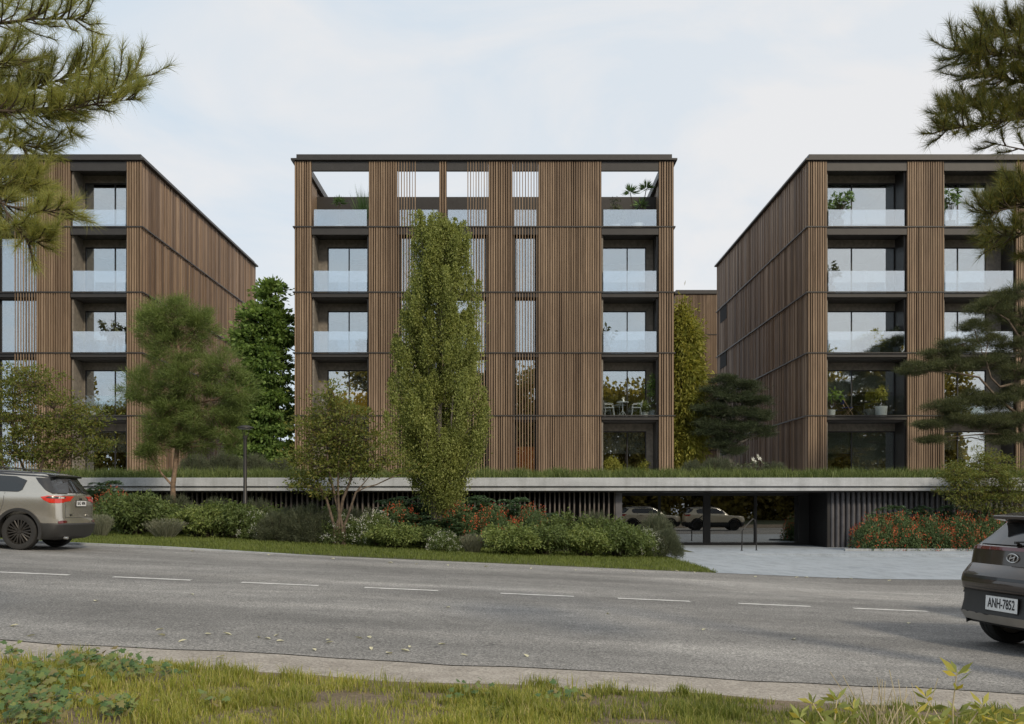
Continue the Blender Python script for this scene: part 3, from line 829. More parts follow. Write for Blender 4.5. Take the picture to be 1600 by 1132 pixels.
tree('pine_tree', 'young pine with thin orange-brown trunk and bushy crown beside the street lamp', b0, T, ms, 'pine_needle', 'bark_orange',
     dict(per=190, rc=.25, L=.17, W=.0145, style='needle', up=.45, out=.8, jit=.6, inner=.30, squash=(1.1, 1.1, .75)), twig_share=.6)

# broadleaf tree between the left and middle buildings
Y = 50.3
ms = [ell(422, 462, Y, 13, 22, n=18), ell(412, 498, Y, 26, 24, n=34), ell(436, 515, Y, 20, 30, n=30), ell(396, 535, Y, 26, 26, n=32), ell(422, 572, Y, 36, 38, n=64), ell(396, 622, Y, 34, 42, n=60), ell(432, 640, Y, 27, 46, n=60), ell(408, 690, Y, 40, 34, n=56), ell(385, 680, Y, 24, 36, n=36), ell(440, 712, Y, 20, 22, n=34), ell(415, 722, Y, 34, 16, n=34)]
tree('maple_tree', 'fresh green broadleaf tree filling the gap between the left and middle buildings', P(424, 733, Y), [(*P(424, 738, Y), .16), (*P(424, 640, Y), .12), (*P(425, 540, Y), .07), (*P(424, 450, Y), .015)], ms,
     'maple_leaf', 'bark_brown', dict(per=70, rc=.40, L=.26, W=.13, up=-.05, out=.7, jit=.45, inner=.45, squash=(1.25, 1.25, .38)), twig_share=.3)

# small many-stemmed tree in front of the middle building
def airy(name, label, px, pyb, Y, stems_px, masses, leaf, per=46, rc=.30, L=.10, W=.046, bark='bark_brown', inner=.20, tw=.9):
    st = [[(*P(x, y, Y+random.uniform(-.25, .25) if i else Y), r_) for i, (x, y, r_) in enumerate(s_)] for s_ in stems_px]
    return tree(name, label, P(px, pyb, Y), st[0], masses, leaf, bark, dict(per=per, rc=rc, L=L, W=W, up=.1, out=.5, jit=.8, inner=inner, squash=(1.35, 1.35, .42)), stems=st[1:], twig_share=tw, twig_r=.009)
Y = 28.6
ms = [ell(520, 612, Y, 14, 14, n=8), ell(512, 640, Y, 34, 24, n=26), ell(545, 655, Y, 36, 24, n=26), ell(490, 672, Y, 36, 26, n=30), ell(530, 690, Y, 44, 28, n=42), ell(575, 690, Y, 30, 24, n=20), ell(480, 712, Y, 34, 26, n=28), ell(520, 730, Y, 44, 24, n=36), ell(565, 728, Y, 40, 22, n=26),
      ell(600, 712, Y, 20, 18, n=8), ell(470, 750, Y, 26, 16, n=12), ell(500, 765, Y, 30, 14, n=12), ell(640, 735, Y, 26, 14, n=6)]
airy('small_tree', 'small many-stemmed tree with thin olive foliage left of the poplar', 535, 815, Y,
     [[(527, 822, .055), (536, 780, .045), (548, 750, .035), (552, 700, .02), (545, 650, .008)], [(535, 822, .05), (522, 770, .04), (512, 730, .03), (510, 660, .01)], [(522, 822, .045), (510, 780, .035), (490, 740, .022), (480, 700, .01)], [(538, 822, .04), (556, 770, .03), (590, 730, .018), (610, 708, .008)], [(530, 822, .04), (528, 760, .03), (530, 690, .016), (522, 620, .006)]],
     ms, 'olive_leaf', per=40)
Y = 31.0
ms = [ell(60, 600, Y, 44, 26, n=30), ell(20, 620, Y, 36, 36, n=34), ell(85, 640, Y, 46, 30, n=36), ell(40, 670, Y, 50, 30, n=44), ell(110, 672, Y, 44, 26, n=32), ell(150, 655, Y, 28, 14, n=9), ell(20, 710, Y, 44, 30, n=34), ell(80, 710, Y, 46, 26, n=36), ell(130, 705, Y, 36, 22, n=20), ell(20, 580, Y, 26, 18, n=10), ell(-30, 640, Y, 40, 50, n=34), ell(165, 690, Y, 22, 12, n=7)]
airy('small_tree', 'loose olive-green small tree rising behind the parked grey car', 60, 790, Y,
     [[(55, 800, .06), (62, 740, .05), (75, 690, .03), (70, 600, .01)], [(60, 800, .05), (40, 740, .04), (20, 690, .03), (20, 600, .01)], [(65, 800, .05), (90, 740, .035), (115, 690, .02), (150, 655, .008)], [(50, 800, .04), (10, 740, .03), (-25, 650, .01)]],
     ms, 'olive_leaf', per=42, L=.11)

# yellow-green willow and dark low pine in the gap to the right
Y = 51.0
ms = [ell(1068, 500, Y, 12, 22, n=20), ell(1072, 535, Y, 20, 28, n=36), ell(1065, 580, Y, 26, 36, n=50), ell(1085, 600, Y, 18, 30, n=30), ell(1070, 640, Y, 30, 36, n=56), ell(1075, 685, Y, 32, 34, n=54), ell(1055, 700, Y, 26, 26, n=30)]
tree('willow_tree', 'yellow-green willow-like tree against the right edge of the middle building', P(1070, 733, Y), [(*P(1070, 738, Y), .14), (*P(1069, 640, Y), .10), (*P(1068, 500, Y), .02)], ms,
     'willow_leaf', 'bark_brown', dict(per=75, rc=.45, L=.26, W=.075, up=-.1, out=.5, jit=.45, inner=.4, squash=(.8, .8, 1.5), drop=.5), twig_share=.3)
Y = 49.5
ms = []
for px, py, rx in ((1140, 595, 26), (1165, 605, 26), (1120, 610, 22), (1145, 622, 40), (1185, 628, 24), (1110, 640, 26), (1150, 645, 46), (1190, 650, 24), (1120, 662, 34), (1165, 668, 38), (1100, 672, 16), (1140, 682, 30), (1195, 675, 14), (1145, 705, 18), (1128, 695, 20)):
    ms.append(ell(px, py, Y, rx, 8, rd=rx, n=int(rx*.8)))
tree('dark_pine', 'low dark green pine with layered branches before the right building side wall', P(1140, 735, Y), [(*P(1140, 738, Y), .16), (*P(1138, 700, Y), .13), (*P(1150, 660, Y), .09), (*P(1145, 600, Y), .03)], ms,
     'dark_pine', 'bark_grey', dict(per=190, rc=.30, L=.17, W=.020, style='needle', up=.5, out=.7, jit=.6, inner=.2, squash=(1.3, 1.3, .4)), twig_share=.4)

# scots pine with flat foliage plates on the right
Y = 43.0
ms = []
for px, py, rx, ry in ((1560, 470, 26, 12), (1590, 455, 26, 14), (1545, 482, 34, 11), (1590, 495, 30, 12), (1520, 510, 22, 10), (1500, 540, 34, 12), (1545, 530, 26, 12), (1590, 545, 36, 14), (1470, 552, 30, 9), (1440, 574, 30, 9), (1490, 572, 40, 11), (1540, 565, 34, 12), (1585, 580, 34, 14), (1425, 580, 18, 6),
                       (1480, 636, 34, 10), (1520, 622, 34, 13), (1560, 628, 38, 13), (1455, 664, 26, 7), (1500, 655, 40, 11), (1550, 660, 44, 12), (1595, 655, 34, 14), (1452, 688, 20, 5), (1570, 685, 30, 9), (1600, 610, 30, 14), (1620, 520, 36, 16), (1640, 640, 36, 16)):
    ms.append(ell(px, py, Y, rx, ry, rd=rx*.9, n=int(rx*1.05)))
T = [(*P(1606, 742, Y), .17), (*P(1604, 700, Y), .15), (*P(1592, 650, Y), .13), (*P(1585, 610, Y), .11), (*P(1600, 560, Y), .09), (*P(1596, 500, Y), .06), (*P(1588, 450, Y), .02)]
St = [[(*P(1592, 650, Y), .07), (*P(1556, 620, Y-.2), .06), (*P(1530, 590, Y-.3), .045), (*P(1490, 582, Y-.3), .03), (*P(1430, 580, Y-.3), .012)],
      [(*P(1585, 600, Y), .07), (*P(1562, 605, Y-.3), .05), (*P(1548, 590, Y-.4), .04), (*P(1540, 560, Y-.4), .02)],
      [(*P(1600, 540, Y), .06), (*P(1575, 500, Y-.3), .045), (*P(1550, 485, Y-.3), .02)],
      [(*P(1596, 680, Y), .05), (*P(1545, 678, Y-.2), .03), (*P(1460, 685, Y-.2), .01)],
      [(*P(1598, 690, Y), .06), (*P(1560, 660, Y+.2), .04), (*P(1480, 650, Y+.2), .012)]]
tree('scots_pine', 'spreading scots pine with flat grey-green foliage plates before the right building', P(1606, 738, Y), T, ms, 'scots_pine', 'bark_brown',
     dict(per=210, rc=.26, L=.14, W=.014, style='needle', up=.55, out=.6, jit=.6, inner=.25, squash=(1.3, 1.3, .45)), twig_share=.5, stems=St)
Y = 38.0
ms = [ell(1530, 720, Y, 30, 20, n=18), ell(1490, 735, Y, 24, 18, n=12), ell(1560, 735, Y, 36, 18, n=20), ell(1520, 750, Y, 46, 20, n=30), ell(1575, 760, Y, 40, 24, n=28), ell(1495, 765, Y, 28, 18, n=16), ell(1540, 780, Y, 44, 18, n=26), ell(1590, 790, Y, 34, 20, n=18), ell(1620, 745, Y, 30, 30, n=20)]
airy('bamboo_clump', 'feathery olive bamboo-like clump leaning over the concrete edge at right', 1540, 850, Y,
     [[(1530, 858, .03), (1532, 800, .025), (1530, 720, .008)], [(1540, 858, .03), (1555, 790, .025), (1570, 730, .008)], [(1525, 858, .03), (1508, 790, .02), (1490, 735, .007)], [(1545, 858, .03), (1575, 800, .02), (1605, 760, .007)], [(1535, 858, .028), (1548, 780, .02), (1550, 740, .007)]],
     ms, 'olive_leaf', per=75, L=.13, W=.03, bark='twig')

# the two pines whose branches hang into the picture close by
def near_pine(label, trunk, branches, leaf, seed, tuft_per=120, needle=.112, shift=-38):
    """branches: (list of (px, py, Y, r), side-shoot count, shoot length in m)"""
    global rng
    random.seed(seed)
    root = thing('pine_tree', label, 'tree', trunk[0][:3])
    mb = MB(); sp = Soup()
    mb.tube([t[:3] for t in trunk], [t[3] for t in trunk], 12)
    tp, td, tl = [], [], []
    for path, ns, sl in branches:
        pts = [Vector(P(x+shift, y, d)) for x, y, d, r_ in path]; rad = [p[3]*.6 for p in path]
        mb.tube(pts, rad, 7)
        seg = [(pts[i+1]-pts[i]).length for i in range(len(pts)-1)]; tot = sum(seg)
        for k in range(int(ns*1.7)):
            t = (.12+.88*(k+random.random()*.8)/(ns*1.7))*tot; i = 0
            while i < len(seg)-1 and t > seg[i]: t -= seg[i]; i += 1
            f = min(1, t/seg[i]); a = pts[i].lerp(pts[i+1], f); d = (pts[i+1]-pts[i]).normalized()
            v = Vector((random.gauss(0, 1), random.gauss(0, 1), random.gauss(.25, .9))); v = (v-d*v.dot(d)).normalized()
            D = (d*random.uniform(.5, 1.0)+v*random.uniform(.4, .9)).normalized()
            ln = sl*random.uniform(.40, .85)
            p0 = a; p1 = a+D*ln*.5; D2 = (D+Vector((0, 0, .55))+v*.2).normalized(); p2 = p1+D2*ln*.5
            mb.tube([p0, p1, p2], [.007, .005, .003], 5)
            tp.append((p0, p1, p2))
        tp.append((pts[-2].lerp(pts[-1], .4), pts[-2].lerp(pts[-1], .75), pts[-1]))
    A = np.array([[list(q) for q in t] for t in tp])
    m_ = len(A); per = tuft_per
    s = rng.uniform(.30, 1.03, (m_, per, 1))
    pos = np.where(s < .5, A[:, None, 0]+(A[:, None, 1]-A[:, None, 0])*s*2, A[:, None, 1]+(A[:, None, 2]-A[:, None, 1])*(s-.5)*2).reshape(-1, 3)
    dr = np.repeat(A[:, 2]-A[:, 1], per, 0); dr /= np.linalg.norm(dr, axis=1, keepdims=True)
    D = dr*.70+rng.normal(size=pos.shape)*.44+np.array([0, 0, .10])
    sp.needles(pos, D, rng.uniform(.7, 1.2, len(pos))*needle, .0029)
    mb.build('trunk', 'twig', root, smooth=60); sp.build('crown', leaf, root)
    return root
Yn = 7.2
near_pine('overhanging pine at upper left with long yellow-green needles, sunlight put into their colour',
  [(-5.4, 7.6, .2, .26), (-5.3, 7.5, 2.2, .23), (-5.1, 7.4, 4.2, .2), (-4.9, 7.4, 6.6, .16), (-4.9, 7.5, 9, .08)],
  [([(-250, 90, 7.4, .05), (-110, 60, 7.3, .035), (10, 40, 7.2, .022), (90, 30, 7.1, .012), (170, 30, 7.0, .004)], 46, .40),
   ([(-250, 90, 7.4, .05), (-100, 120, 7.3, .03), (0, 110, 7.1, .02), (60, 90, 7.0, .008)], 54, .42),
   ([(-240, 190, 7.4, .05), (-60, 170, 7.2, .03), (60, 175, 7.0, .02), (150, 165, 6.9, .013), (205, 150, 6.85, .008), (248, 120, 6.8, .003)], 64, .36),
   ([(-60, 170, 7.2, .025), (60, 150, 7.3, .016), (130, 125, 7.3, .01), (190, 100, 7.3, .004)], 44, .36),
   ([(60, 175, 7.0, .015), (140, 172, 6.8, .010), (200, 160, 6.7, .007), (255, 155, 6.7, .003)], 16, .24),
   ([(-60, 180, 7.2, .025), (20, 215, 7.1, .014), (80, 228, 7.0, .007), (108, 232, 7, .003)], 26, .30),
   ([(100, 172, 7.0, .009), (138, 186, 6.9, .006), (150, 214, 6.9, .002)], 5, .2),
   ([(-240, 240, 7.4, .04), (-80, 230, 7.2, .028), (-10, 240, 7.0, .014), (30, 262, 6.9, .004)], 34, .30),
   ([(-200, 250, 7.3, .04), (-60, 270, 7.0, .025), (5, 300, 6.8, .018), (50, 322, 6.7, .013), (100, 333, 6.7, .009), (150, 325, 6.7, .004)], 36, .28),
   ([(5, 300, 6.8, .014), (50, 290, 6.9, .009), (90, 285, 6.9, .004)], 20, .28),
   ([(42, 320, 6.7, .012), (58, 350, 6.65, .009), (85, 378, 6.6, .006), (118, 378, 6.6, .003)], 17, .24),
   ([(-240, 30, 7.6, .04), (-100, 10, 7.6, .03), (0, -20, 7.6, .02), (70, -30, 7.6, .01)], 40, .42),
   ([(-240, 130, 7.8, .04), (-120, 140, 7.8, .03), (0, 150, 7.8, .02), (50, 140, 7.8, .01)], 46, .42)],
  'near_needle_sunlit', 3)
near_pine('overhanging pine at upper right with dense green needles, shade put into their colour',
  [(5.9, 8.0, -.27, .24), (5.85, 7.9, 2, .21), (5.7, 7.8, 4.2, .18), (5.6, 7.8, 6.5, .13), (5.6, 7.8, 8.2, .05)],
  [([(1760, 110, 7.7, .05), (1660, 95, 7.5, .035), (1580, 90, 7.4, .02), (1520, 85, 7.3, .012), (1470, 78, 7.2, .004)], 62, .34),
   ([(1760, 60, 7.7, .04), (1660, 50, 7.6, .03), (1580, 50, 7.5, .018), (1520, 48, 7.5, .006)], 60, .30),
   ([(1760, 160, 7.7, .045), (1650, 140, 7.5, .03), (1570, 128, 7.4, .018), (1500, 115, 7.3, .006)], 60, .30),
   ([(1760, 200, 7.7, .045), (1660, 190, 7.5, .03), (1570, 185, 7.3, .018), (1500, 196, 7.2, .010), (1445, 205, 7.1, .003)], 52, .26),
   ([(1660, 190, 7.5, .02), (1570, 165, 7.4, .012), (1500, 165, 7.3, .007), (1450, 178, 7.2, .003)], 36, .24),
   ([(1740, 240, 7.6, .03), (1650, 245, 7.4, .018), (1580, 235, 7.3, .010), (1520, 222, 7.3, .004)], 9, .22),
   ([(1740, 300, 7.5, .04), (1650, 310, 7.3, .025), (1580, 320, 7.2, .014), (1515, 335, 7.1, .004)], 46, .28),
   ([(1740, 340, 7.5, .04), (1640, 350, 7.3, .022), (1570, 365, 7.2, .010), (1525, 372, 7.1, .004)], 34, .26),
   ([(1740, 290, 7.5, .04), (1650, 285, 7.3, .02), (1580, 295, 7.2, .010), (1545, 300, 7.2, .004)], 34, .26),
   ([(1700, 380, 7.4, .03), (1640, 385, 7.3, .018), (1590, 395, 7.2, .006)], 20, .22),
   ([(1740, 10, 7.6, .03), (1650, 10, 7.5, .02), (1595, 20, 7.4, .006)], 16, .28)],
  'near_needle_shaded', 11, tuft_per=130, needle=.10, shift=22)

# the wood behind the viewpoint, mirrored in the lower windows
sp = Soup(); mb = MB()
cs_l, out_l = [], []
for k in range(46):
    x = -62+k*2.75+random.uniform(-1.2, 1.2); y = random.uniform(-44, -31); h = random.uniform(14, 21.5)*(1.2 if x > 18 else 1)
    mb.tube([(x, y, -1), (x+.2, y, h*.5), (x, y, h*.9)], [.25, .18, .04], 7)
    for q in range(30):
        c = np.array([x+random.gauss(0, 1.7), y+random.gauss(0, 1.2), h*random.uniform(.0, .95)**(1.25)])
        u = unit(9); cs_l.append(c+u*np.array([1.5, 1.4, 1.3])); out_l.append(u)
spray(sp, np.concatenate(cs_l), np.concatenate(out_l), 22, 1.0, .62, .42)
v0 = sum(len(v) for v in sp.v)
o = sp.build('woodland', 'wood_mass'); tag(o, kind='stuff')
tag(mb.build('woodland_trunks', 'bark_brown'), kind='stuff')

# ------------------------------------------------------------------ shrubs in the bed
def shrub_parts(kind, seed):
    """foliage meshes of one shrub, about 1 m in radius and 1 m tall, base at the origin"""
    global rng
    rng = np.random.default_rng(seed); random.seed(seed)
    parts = []
    mb = MB(); sp = Soup()
    if kind in ('leafy', 'light'):
        ns = 64
        for k in range(ns):
            a = rng.uniform(0, 2*pi); r_ = rng.uniform(.15, 1)**.6; h = (1.05-.45*r_**2)*rng.uniform(.75, 1.1)
            tip = np.array([r_*cos(a)*.85, r_*sin(a)*.85, h]); end = np.array([r_*cos(a)*1.12, r_*sin(a)*1.12, h-.22*rng.uniform(.3, 1.2)])
            b_ = np.array([.18*cos(a), .18*sin(a), 0])
            mb.tube([b_, b_*.4+tip*.6+np.array([0, 0, .08]), tip, end], [.013, .009, .005, .002], 4)
            n = 82; t = rng.uniform(.25, 1, n)[:, None]
            q = np.where(t < .7, b_+(tip-b_)*(t/.7), tip+(end-tip)*((t-.7)/.3))+rng.normal(size=(n, 3))*.075
            D = np.array([cos(a), sin(a), .1])*.6+rng.normal(size=(n, 3))*.7-np.array([0, 0, .25])*t
            sp.leaves(q, D, rng.uniform(.09, .17, n), rng.uniform(.034, .052, n))
        parts = [(sp, 'shrub_leaf' if kind == 'leafy' else 'shrub_light', 'foliage'), (mb, 'twig', 'stems')]
    elif kind == 'dark':
        for k in range(300):
            u = unit(1)[0]; u[2] = abs(u[2]); r_ = rng.uniform(.55, 1.0)
            c = np.array([u[0]*r_, u[1]*r_, .10+u[2]*r_*.95])
            n = 70
            off = rng.normal(size=(n, 3))*.07
            D = u*.8+rng.normal(size=(n, 3))*.45+np.array([0, 0, .35])
            sp.needles(c+off, D, rng.uniform(.07, .14, n), .013)
        for k in range(30):
            a = rng.uniform(0, 2*pi); r_ = rng.uniform(.3, .8); mb.tube([(0, 0, 0), (r_*.5*cos(a), r_*.5*sin(a), .4), (r_*cos(a), r_*sin(a), .85)], [.018, .012, .004], 4)
        parts = [(sp, 'shrub_dark', 'foliage'), (mb, 'twig', 'stems')]
    elif kind == 'silver':
        n = 900
        a = rng.uniform(0, 2*pi, n); r0 = rng.uniform(0, .35, n); sl = rng.uniform(.1, 1.0, n)
        Pn = np.stack([r0*np.cos(a), r0*np.sin(a), np.zeros(n)], 1)
        D = np.stack([np.cos(a)*sl, np.sin(a)*sl, np.ones(n)], 1)
        sp.needles(Pn, D, rng.uniform(.6, 1.05, n), .022)
        q = Pn+D/np.linalg.norm(D, axis=1, keepdims=True)*rng.uniform(.55, .9, n)[:, None]
        sp.leaves(q, D, .12, .03)
        parts = [(sp, 'silver_blade', 'foliage')]
    elif kind in ('blue', 'white', 'red'):
        fl = Soup()
        for k in range(150):
            u = unit(1)[0]; u[2] = abs(u[2]); r_ = rng.uniform(.5, 1.0)
            c = np.array([u[0]*r_, u[1]*r_, .12+u[2]*r_*.95])
            if kind == 'blue':          # pinnate leaves: leaflets in two rows along a drooping stalk
                a = rng.uniform(0, 2*pi)
                for w_ in range(4):
                    aa = a+w_*pi/2+rng.uniform(-.4, .4); d = np.array([cos(aa), sin(aa), .25])
                    t = np.linspace(.15, 1, 9); ax = c+d*t[:, None]*.26-np.array([0, 0, .10])*t[:, None]**2
                    sd_ = np.array([-sin(aa), cos(aa), 0])
                    for sg in (-1, 1):
                        sp.leaves(ax, sd_*sg+d*.5+rng.normal(size=(9, 3))*.12, rng.uniform(.08, .12, 9), .042, flat=np.tile(np.array([[0, 0, 1.]]), (9, 1))+rng.normal(size=(9, 3))*.2)
            else:
                n = 46
                sp.leaves(c+rng.normal(size=(n, 3))*.10, u*.6+rng.normal(size=(n, 3))*.7, rng.uniform(.07, .12, n), .032)
            if kind == 'white' and rng.random() < .34:
                n = 14; cc = np.array([u[0]*1.05, u[1]*1.05, .15+u[2]*1.05])
                fl.leaves(cc+rng.normal(size=(n, 3))*.06, rng.normal(size=(n, 3)), rng.uniform(.03, .05, n), .03)
            if kind == 'red' and rng.random() < .40:
                n = 11; cc = np.array([u[0]*1.04, u[1]*1.04, .15+u[2]*1.04])
                fl.leaves(cc+rng.normal(size=(n, 3))*.07, u*.5+rng.normal(size=(n, 3)), rng.uniform(.04, .075, n), .04)
            if k % 5 == 0: mb.tube([(0, 0, 0), c*.55, c], [.016, .011, .004], 4)
        parts = [(sp, 'shrub_blue' if kind == 'blue' else 'shrub_mid' if kind == 'red' else 'shrub_leaf', 'foliage'), (mb, 'twig', 'stems')]
        if kind != 'blue': parts.append((fl, 'white_petal' if kind == 'white' else 'red_petal', 'flowers'))
    elif kind == 'lily':
        fl = Soup()
        n = 420
        a = rng.uniform(0, 2*pi, n); r0 = np.sqrt(rng.uniform(0, 1, n)); hh = rng.uniform(.2, .9, n)
        sp.leaves(np.stack([r0*np.cos(a), r0*np.sin(a), hh], 1), rng.normal(size=(n, 3)), rng.uniform(.12, .22, n), .06)
        for c in ((.2, -.4, 1.1), (-.35, -.5, .95)):
            for k in range(9):
                b_ = 2*pi*k/9
                fl.leaves(np.array([c]), np.array([[cos(b_), .4*sin(b_), .7*sin(b_)+.2]]), .22, .07)
        mb.tube([(.2, -.4, 0), (.2, -.4, 1.1)], .012, 5); mb.tube([(-.35, -.5, 0), (-.35, -.5, .95)], .012, 5)
        parts = [(sp, 'shrub_dark', 'foliage'), (fl, 'white_petal', 'flowers'), (mb, 'twig', 'stems')]
    return parts
PROTO = {}
def shrub(kind, variant, cat, label, group, loc, r, h, rot=None):
    key = (kind, variant)
    if key not in PROTO:
        root = thing('shrub', label, cat, (0, 0, 0), group)
        for s_, mat, nm in shrub_parts(kind, 100+hash_k(key)):
            q_ = s_.build(nm, mat, root)
            if nm == 'flowers': q_['kind'] = 'stuff'
        PROTO[key] = root; o = root
    else:
        o = copy_tree(PROTO[key])
    tag(o, label, cat, group)
    o.location = loc; o.scale = (r, r, h); o.rotation_euler = (0, 0, rot if rot is not None else random.uniform(0, 6.28))
    return o
def hash_k(k): return sum(ord(c) for c in k[0])*7+k[1]*31
def put(px, pyt, pyb, wpx, kind, label, Y=None, variant=None, cat='shrub', group=None, zb=None):
    """a shrub that spans wpx pixels between the rows pyt and pyb"""
    if Y is None:
        g = G(px, pyb); Y = g.y+.2
        base = Vector((fx(px, Y), Y, H(fx(px, Y))))
    else:
        x = fx(px, Y); base = Vector((x, Y, H(x) if zb is None else zb))
    r_ = wpx/2/FPX*Y; top = fz(pyt, Y-.3*r_); h = top-base.z
    base.y += r_*.55; r_ *= 1.22
    k = {'leafy': .90, 'light': .90, 'dark': 1.0, 'silver': .85, 'lily': 1.0}.get(kind, 1.02)
    shrub(kind, variant if variant is not None else put.c % 2, cat, label, group or GR[kind], base, r_*.93, h/k)
    put.c += 1
put.c = 0
GR = dict(leafy='leafy green shrubs in the bed', light='leafy green shrubs in the bed', dark='rounded dark evergreen shrubs', silver='silvery grass tufts', blue='blue-green shrubs', white='white flowering shrubs', red='red flowering shrubs', lily='white flowering shrubs')
# back row against the fins
put(152, 748, 838, 84, 'blue', 'blue-green shrub rising just behind the tail of the grey car', Y=32)
put(170, 772, 838, 60, 'red', 'green shrub with a few red flowers beside the tail of the grey car', Y=30.5)
put(270, 780, 830, 70, 'dark', 'low dark evergreen shrub at the foot of the young pine', Y=32.5)
put(335, 784, 835, 66, 'dark', 'dark evergreen shrub between the young pine and the street lamp', Y=32.5)
put(398, 786, 838, 60, 'dark', 'dark evergreen shrub right behind the street lamp post', Y=33)
put(615, 773, 842, 80, 'blue', 'blue-green shrub with pinnate leaves at the left end of the tall clump under the poplar', Y=32)
put(672, 769, 846, 92, 'blue', 'tallest blue-green shrub directly under the poplar trunk', Y=32)
put(738, 771, 850, 88, 'blue', 'blue-green shrub immediately right of the poplar trunk', Y=32)
put(800, 775, 850, 80, 'blue', 'blue-green shrub at the right end of the tall clump under the poplar', Y=32.5)
put(868, 800, 850, 64, 'blue', 'blue-green shrub standing alone before the fin screen near the entrance', Y=33.5)
put(930, 806, 850, 62, 'dark', 'dark evergreen shrub in front of the last dark fins left of the entrance', Y=34)
put(1028, 808, 856, 56, 'dark', 'grey-green evergreen shrub before the first glass pane of the entrance', Y=33.2)
# middle row that closes the bed
for px, pyt, wp, k, lab in ((225, 790, 90, 'light', 'leafy shrub behind the silvery tuft left of the young pine'), (285, 796, 84, 'leafy', 'leafy shrub just left of the young pine trunk'), (345, 792, 88, 'leafy', 'leafy shrub between the young pine and the lamp, behind the lawn edge row'),
                            (412, 800, 74, 'light', 'leafy shrub behind the white flowers right of the lamp'), (452, 798, 84, 'dark', 'dark evergreen shrub between two other dark evergreens right of the lamp'), (505, 800, 84, 'leafy', 'leafy shrub at the stems of the many-stemmed tree'), (558, 800, 84, 'dark', 'dark evergreen shrub right of the stems of the many-stemmed tree'),
                            (640, 800, 84, 'blue', 'blue-green shrub in the middle row left below the poplar'), (700, 802, 84, 'blue', 'blue-green shrub in the middle row right below the poplar'), (890, 812, 84, 'leafy', 'leafy shrub behind the pale shrubs near the last dark fins'), (950, 818, 80, 'leafy', 'leafy shrub behind the row at the left end of the entrance glass')):
    put(px, pyt, 850, wp, k, lab, Y=30.4)
# red flowers in the middle row
put(622, 796, 850, 62, 'red', 'red flowered shrub under the poplar, leftmost of the middle red ones', Y=30.5)
put(715, 798, 858, 64, 'red', 'red flowered shrub in front of the blue-green shrubs right of the poplar', Y=30.6)
put(772, 800, 860, 66, 'red', 'red flowered shrub with the most orange-red blooms behind the pale green shrubs', Y=30.8)
put(832, 800, 860, 60, 'red', 'red flowered shrub at the right end of the middle flowering row', Y=31)
# front row along the lawn
put(152, 808, 840, 44, 'silver', 'small silvery grass tuft next to the rear bumper of the grey car')
put(196, 780, 838, 100, 'leafy', 'broad leafy shrub left of the young pine at the lawn edge')
put(252, 814, 842, 66, 'silver', 'silvery grass tuft at the lawn edge before the young pine')
put(308, 798, 842, 80, 'light', 'light green leafy shrub to the right of the young pine')
put(362, 797, 844, 74, 'leafy', 'leafy green shrub at the foot of the street lamp')
put(398, 806, 846, 50, 'white', 'white flowered shrub beside the base of the street lamp')
put(428, 802, 848, 62, 'dark', 'smaller dark evergreen shrub right of the street lamp')
put(476, 794, 850, 78, 'dark', 'larger dark evergreen shrub in front of the many-stemmed tree')
put(534, 812, 853, 74, 'white', 'white flowered shrub below the many-stemmed tree at the lawn edge')
put(586, 806, 856, 56, 'white', 'white flowered shrub between the many-stemmed tree and the poplar')
put(612, 826, 859, 80, 'light', 'pale green shrub with drooping sprays on the lawn edge left of the poplar')
put(660, 828, 860, 72, 'leafy', 'yellow-green shrub with drooping sprays on the lawn edge below the poplar')
put(694, 836, 864, 50, 'white', 'small white flowered shrub low on the lawn edge below the poplar')
put(738, 838, 866, 48, 'silver', 'thin silvery tuft between the white flowers and pale green shrubs')
put(795, 828, 869, 88, 'light', 'large pale green shrub right of the poplar on the lawn edge')
put(852, 828, 870, 80, 'leafy', 'large leafy shrub in the middle of the right half of the bed')
put(915, 832, 872, 76, 'light', 'pale green shrub below the last dark fins left of the entrance')
put(972, 830, 873, 84, 'leafy', 'leafy green shrub nearest the left end of the entrance glass')
put(1012, 834, 872, 48, 'white', 'white flowered shrub near the right end of the bed by the paving')
put(1040, 832, 873, 52, 'dark', 'dark evergreen shrub at the right end of the bed beside the paving')
# flowering hedge right of the entrance
for px, lab, k in ((1372, 'red flowered shrub at the left end of the flowering row right of the entrance', 'red'), (1416, 'red flowered shrub second from the left in the row right of the entrance', 'red'),
                (1460, 'red flowered shrub in the middle of the row right of the entrance', 'red'), (1506, 'red flowered shrub left of the brown car roof', 'red'), (1552, 'red flowered shrub half hidden behind the brown car', 'red')):
    put(px, 812, 862, 62, k, lab, Y=37.2, group='red flowering shrubs')
for px, lab in ((1400, 'blue-green shrub behind the left of the flowering row right of the entrance'), (1450, 'blue-green shrub behind the middle of the flowering row right of the entrance'), (1500, 'blue-green shrub behind the right of the flowering row right of the entrance'), (1560, 'blue-green shrub behind the flowering row above the brown car roof')):
    put(px, 788, 858, 66, 'blue', lab, Y=38.5)
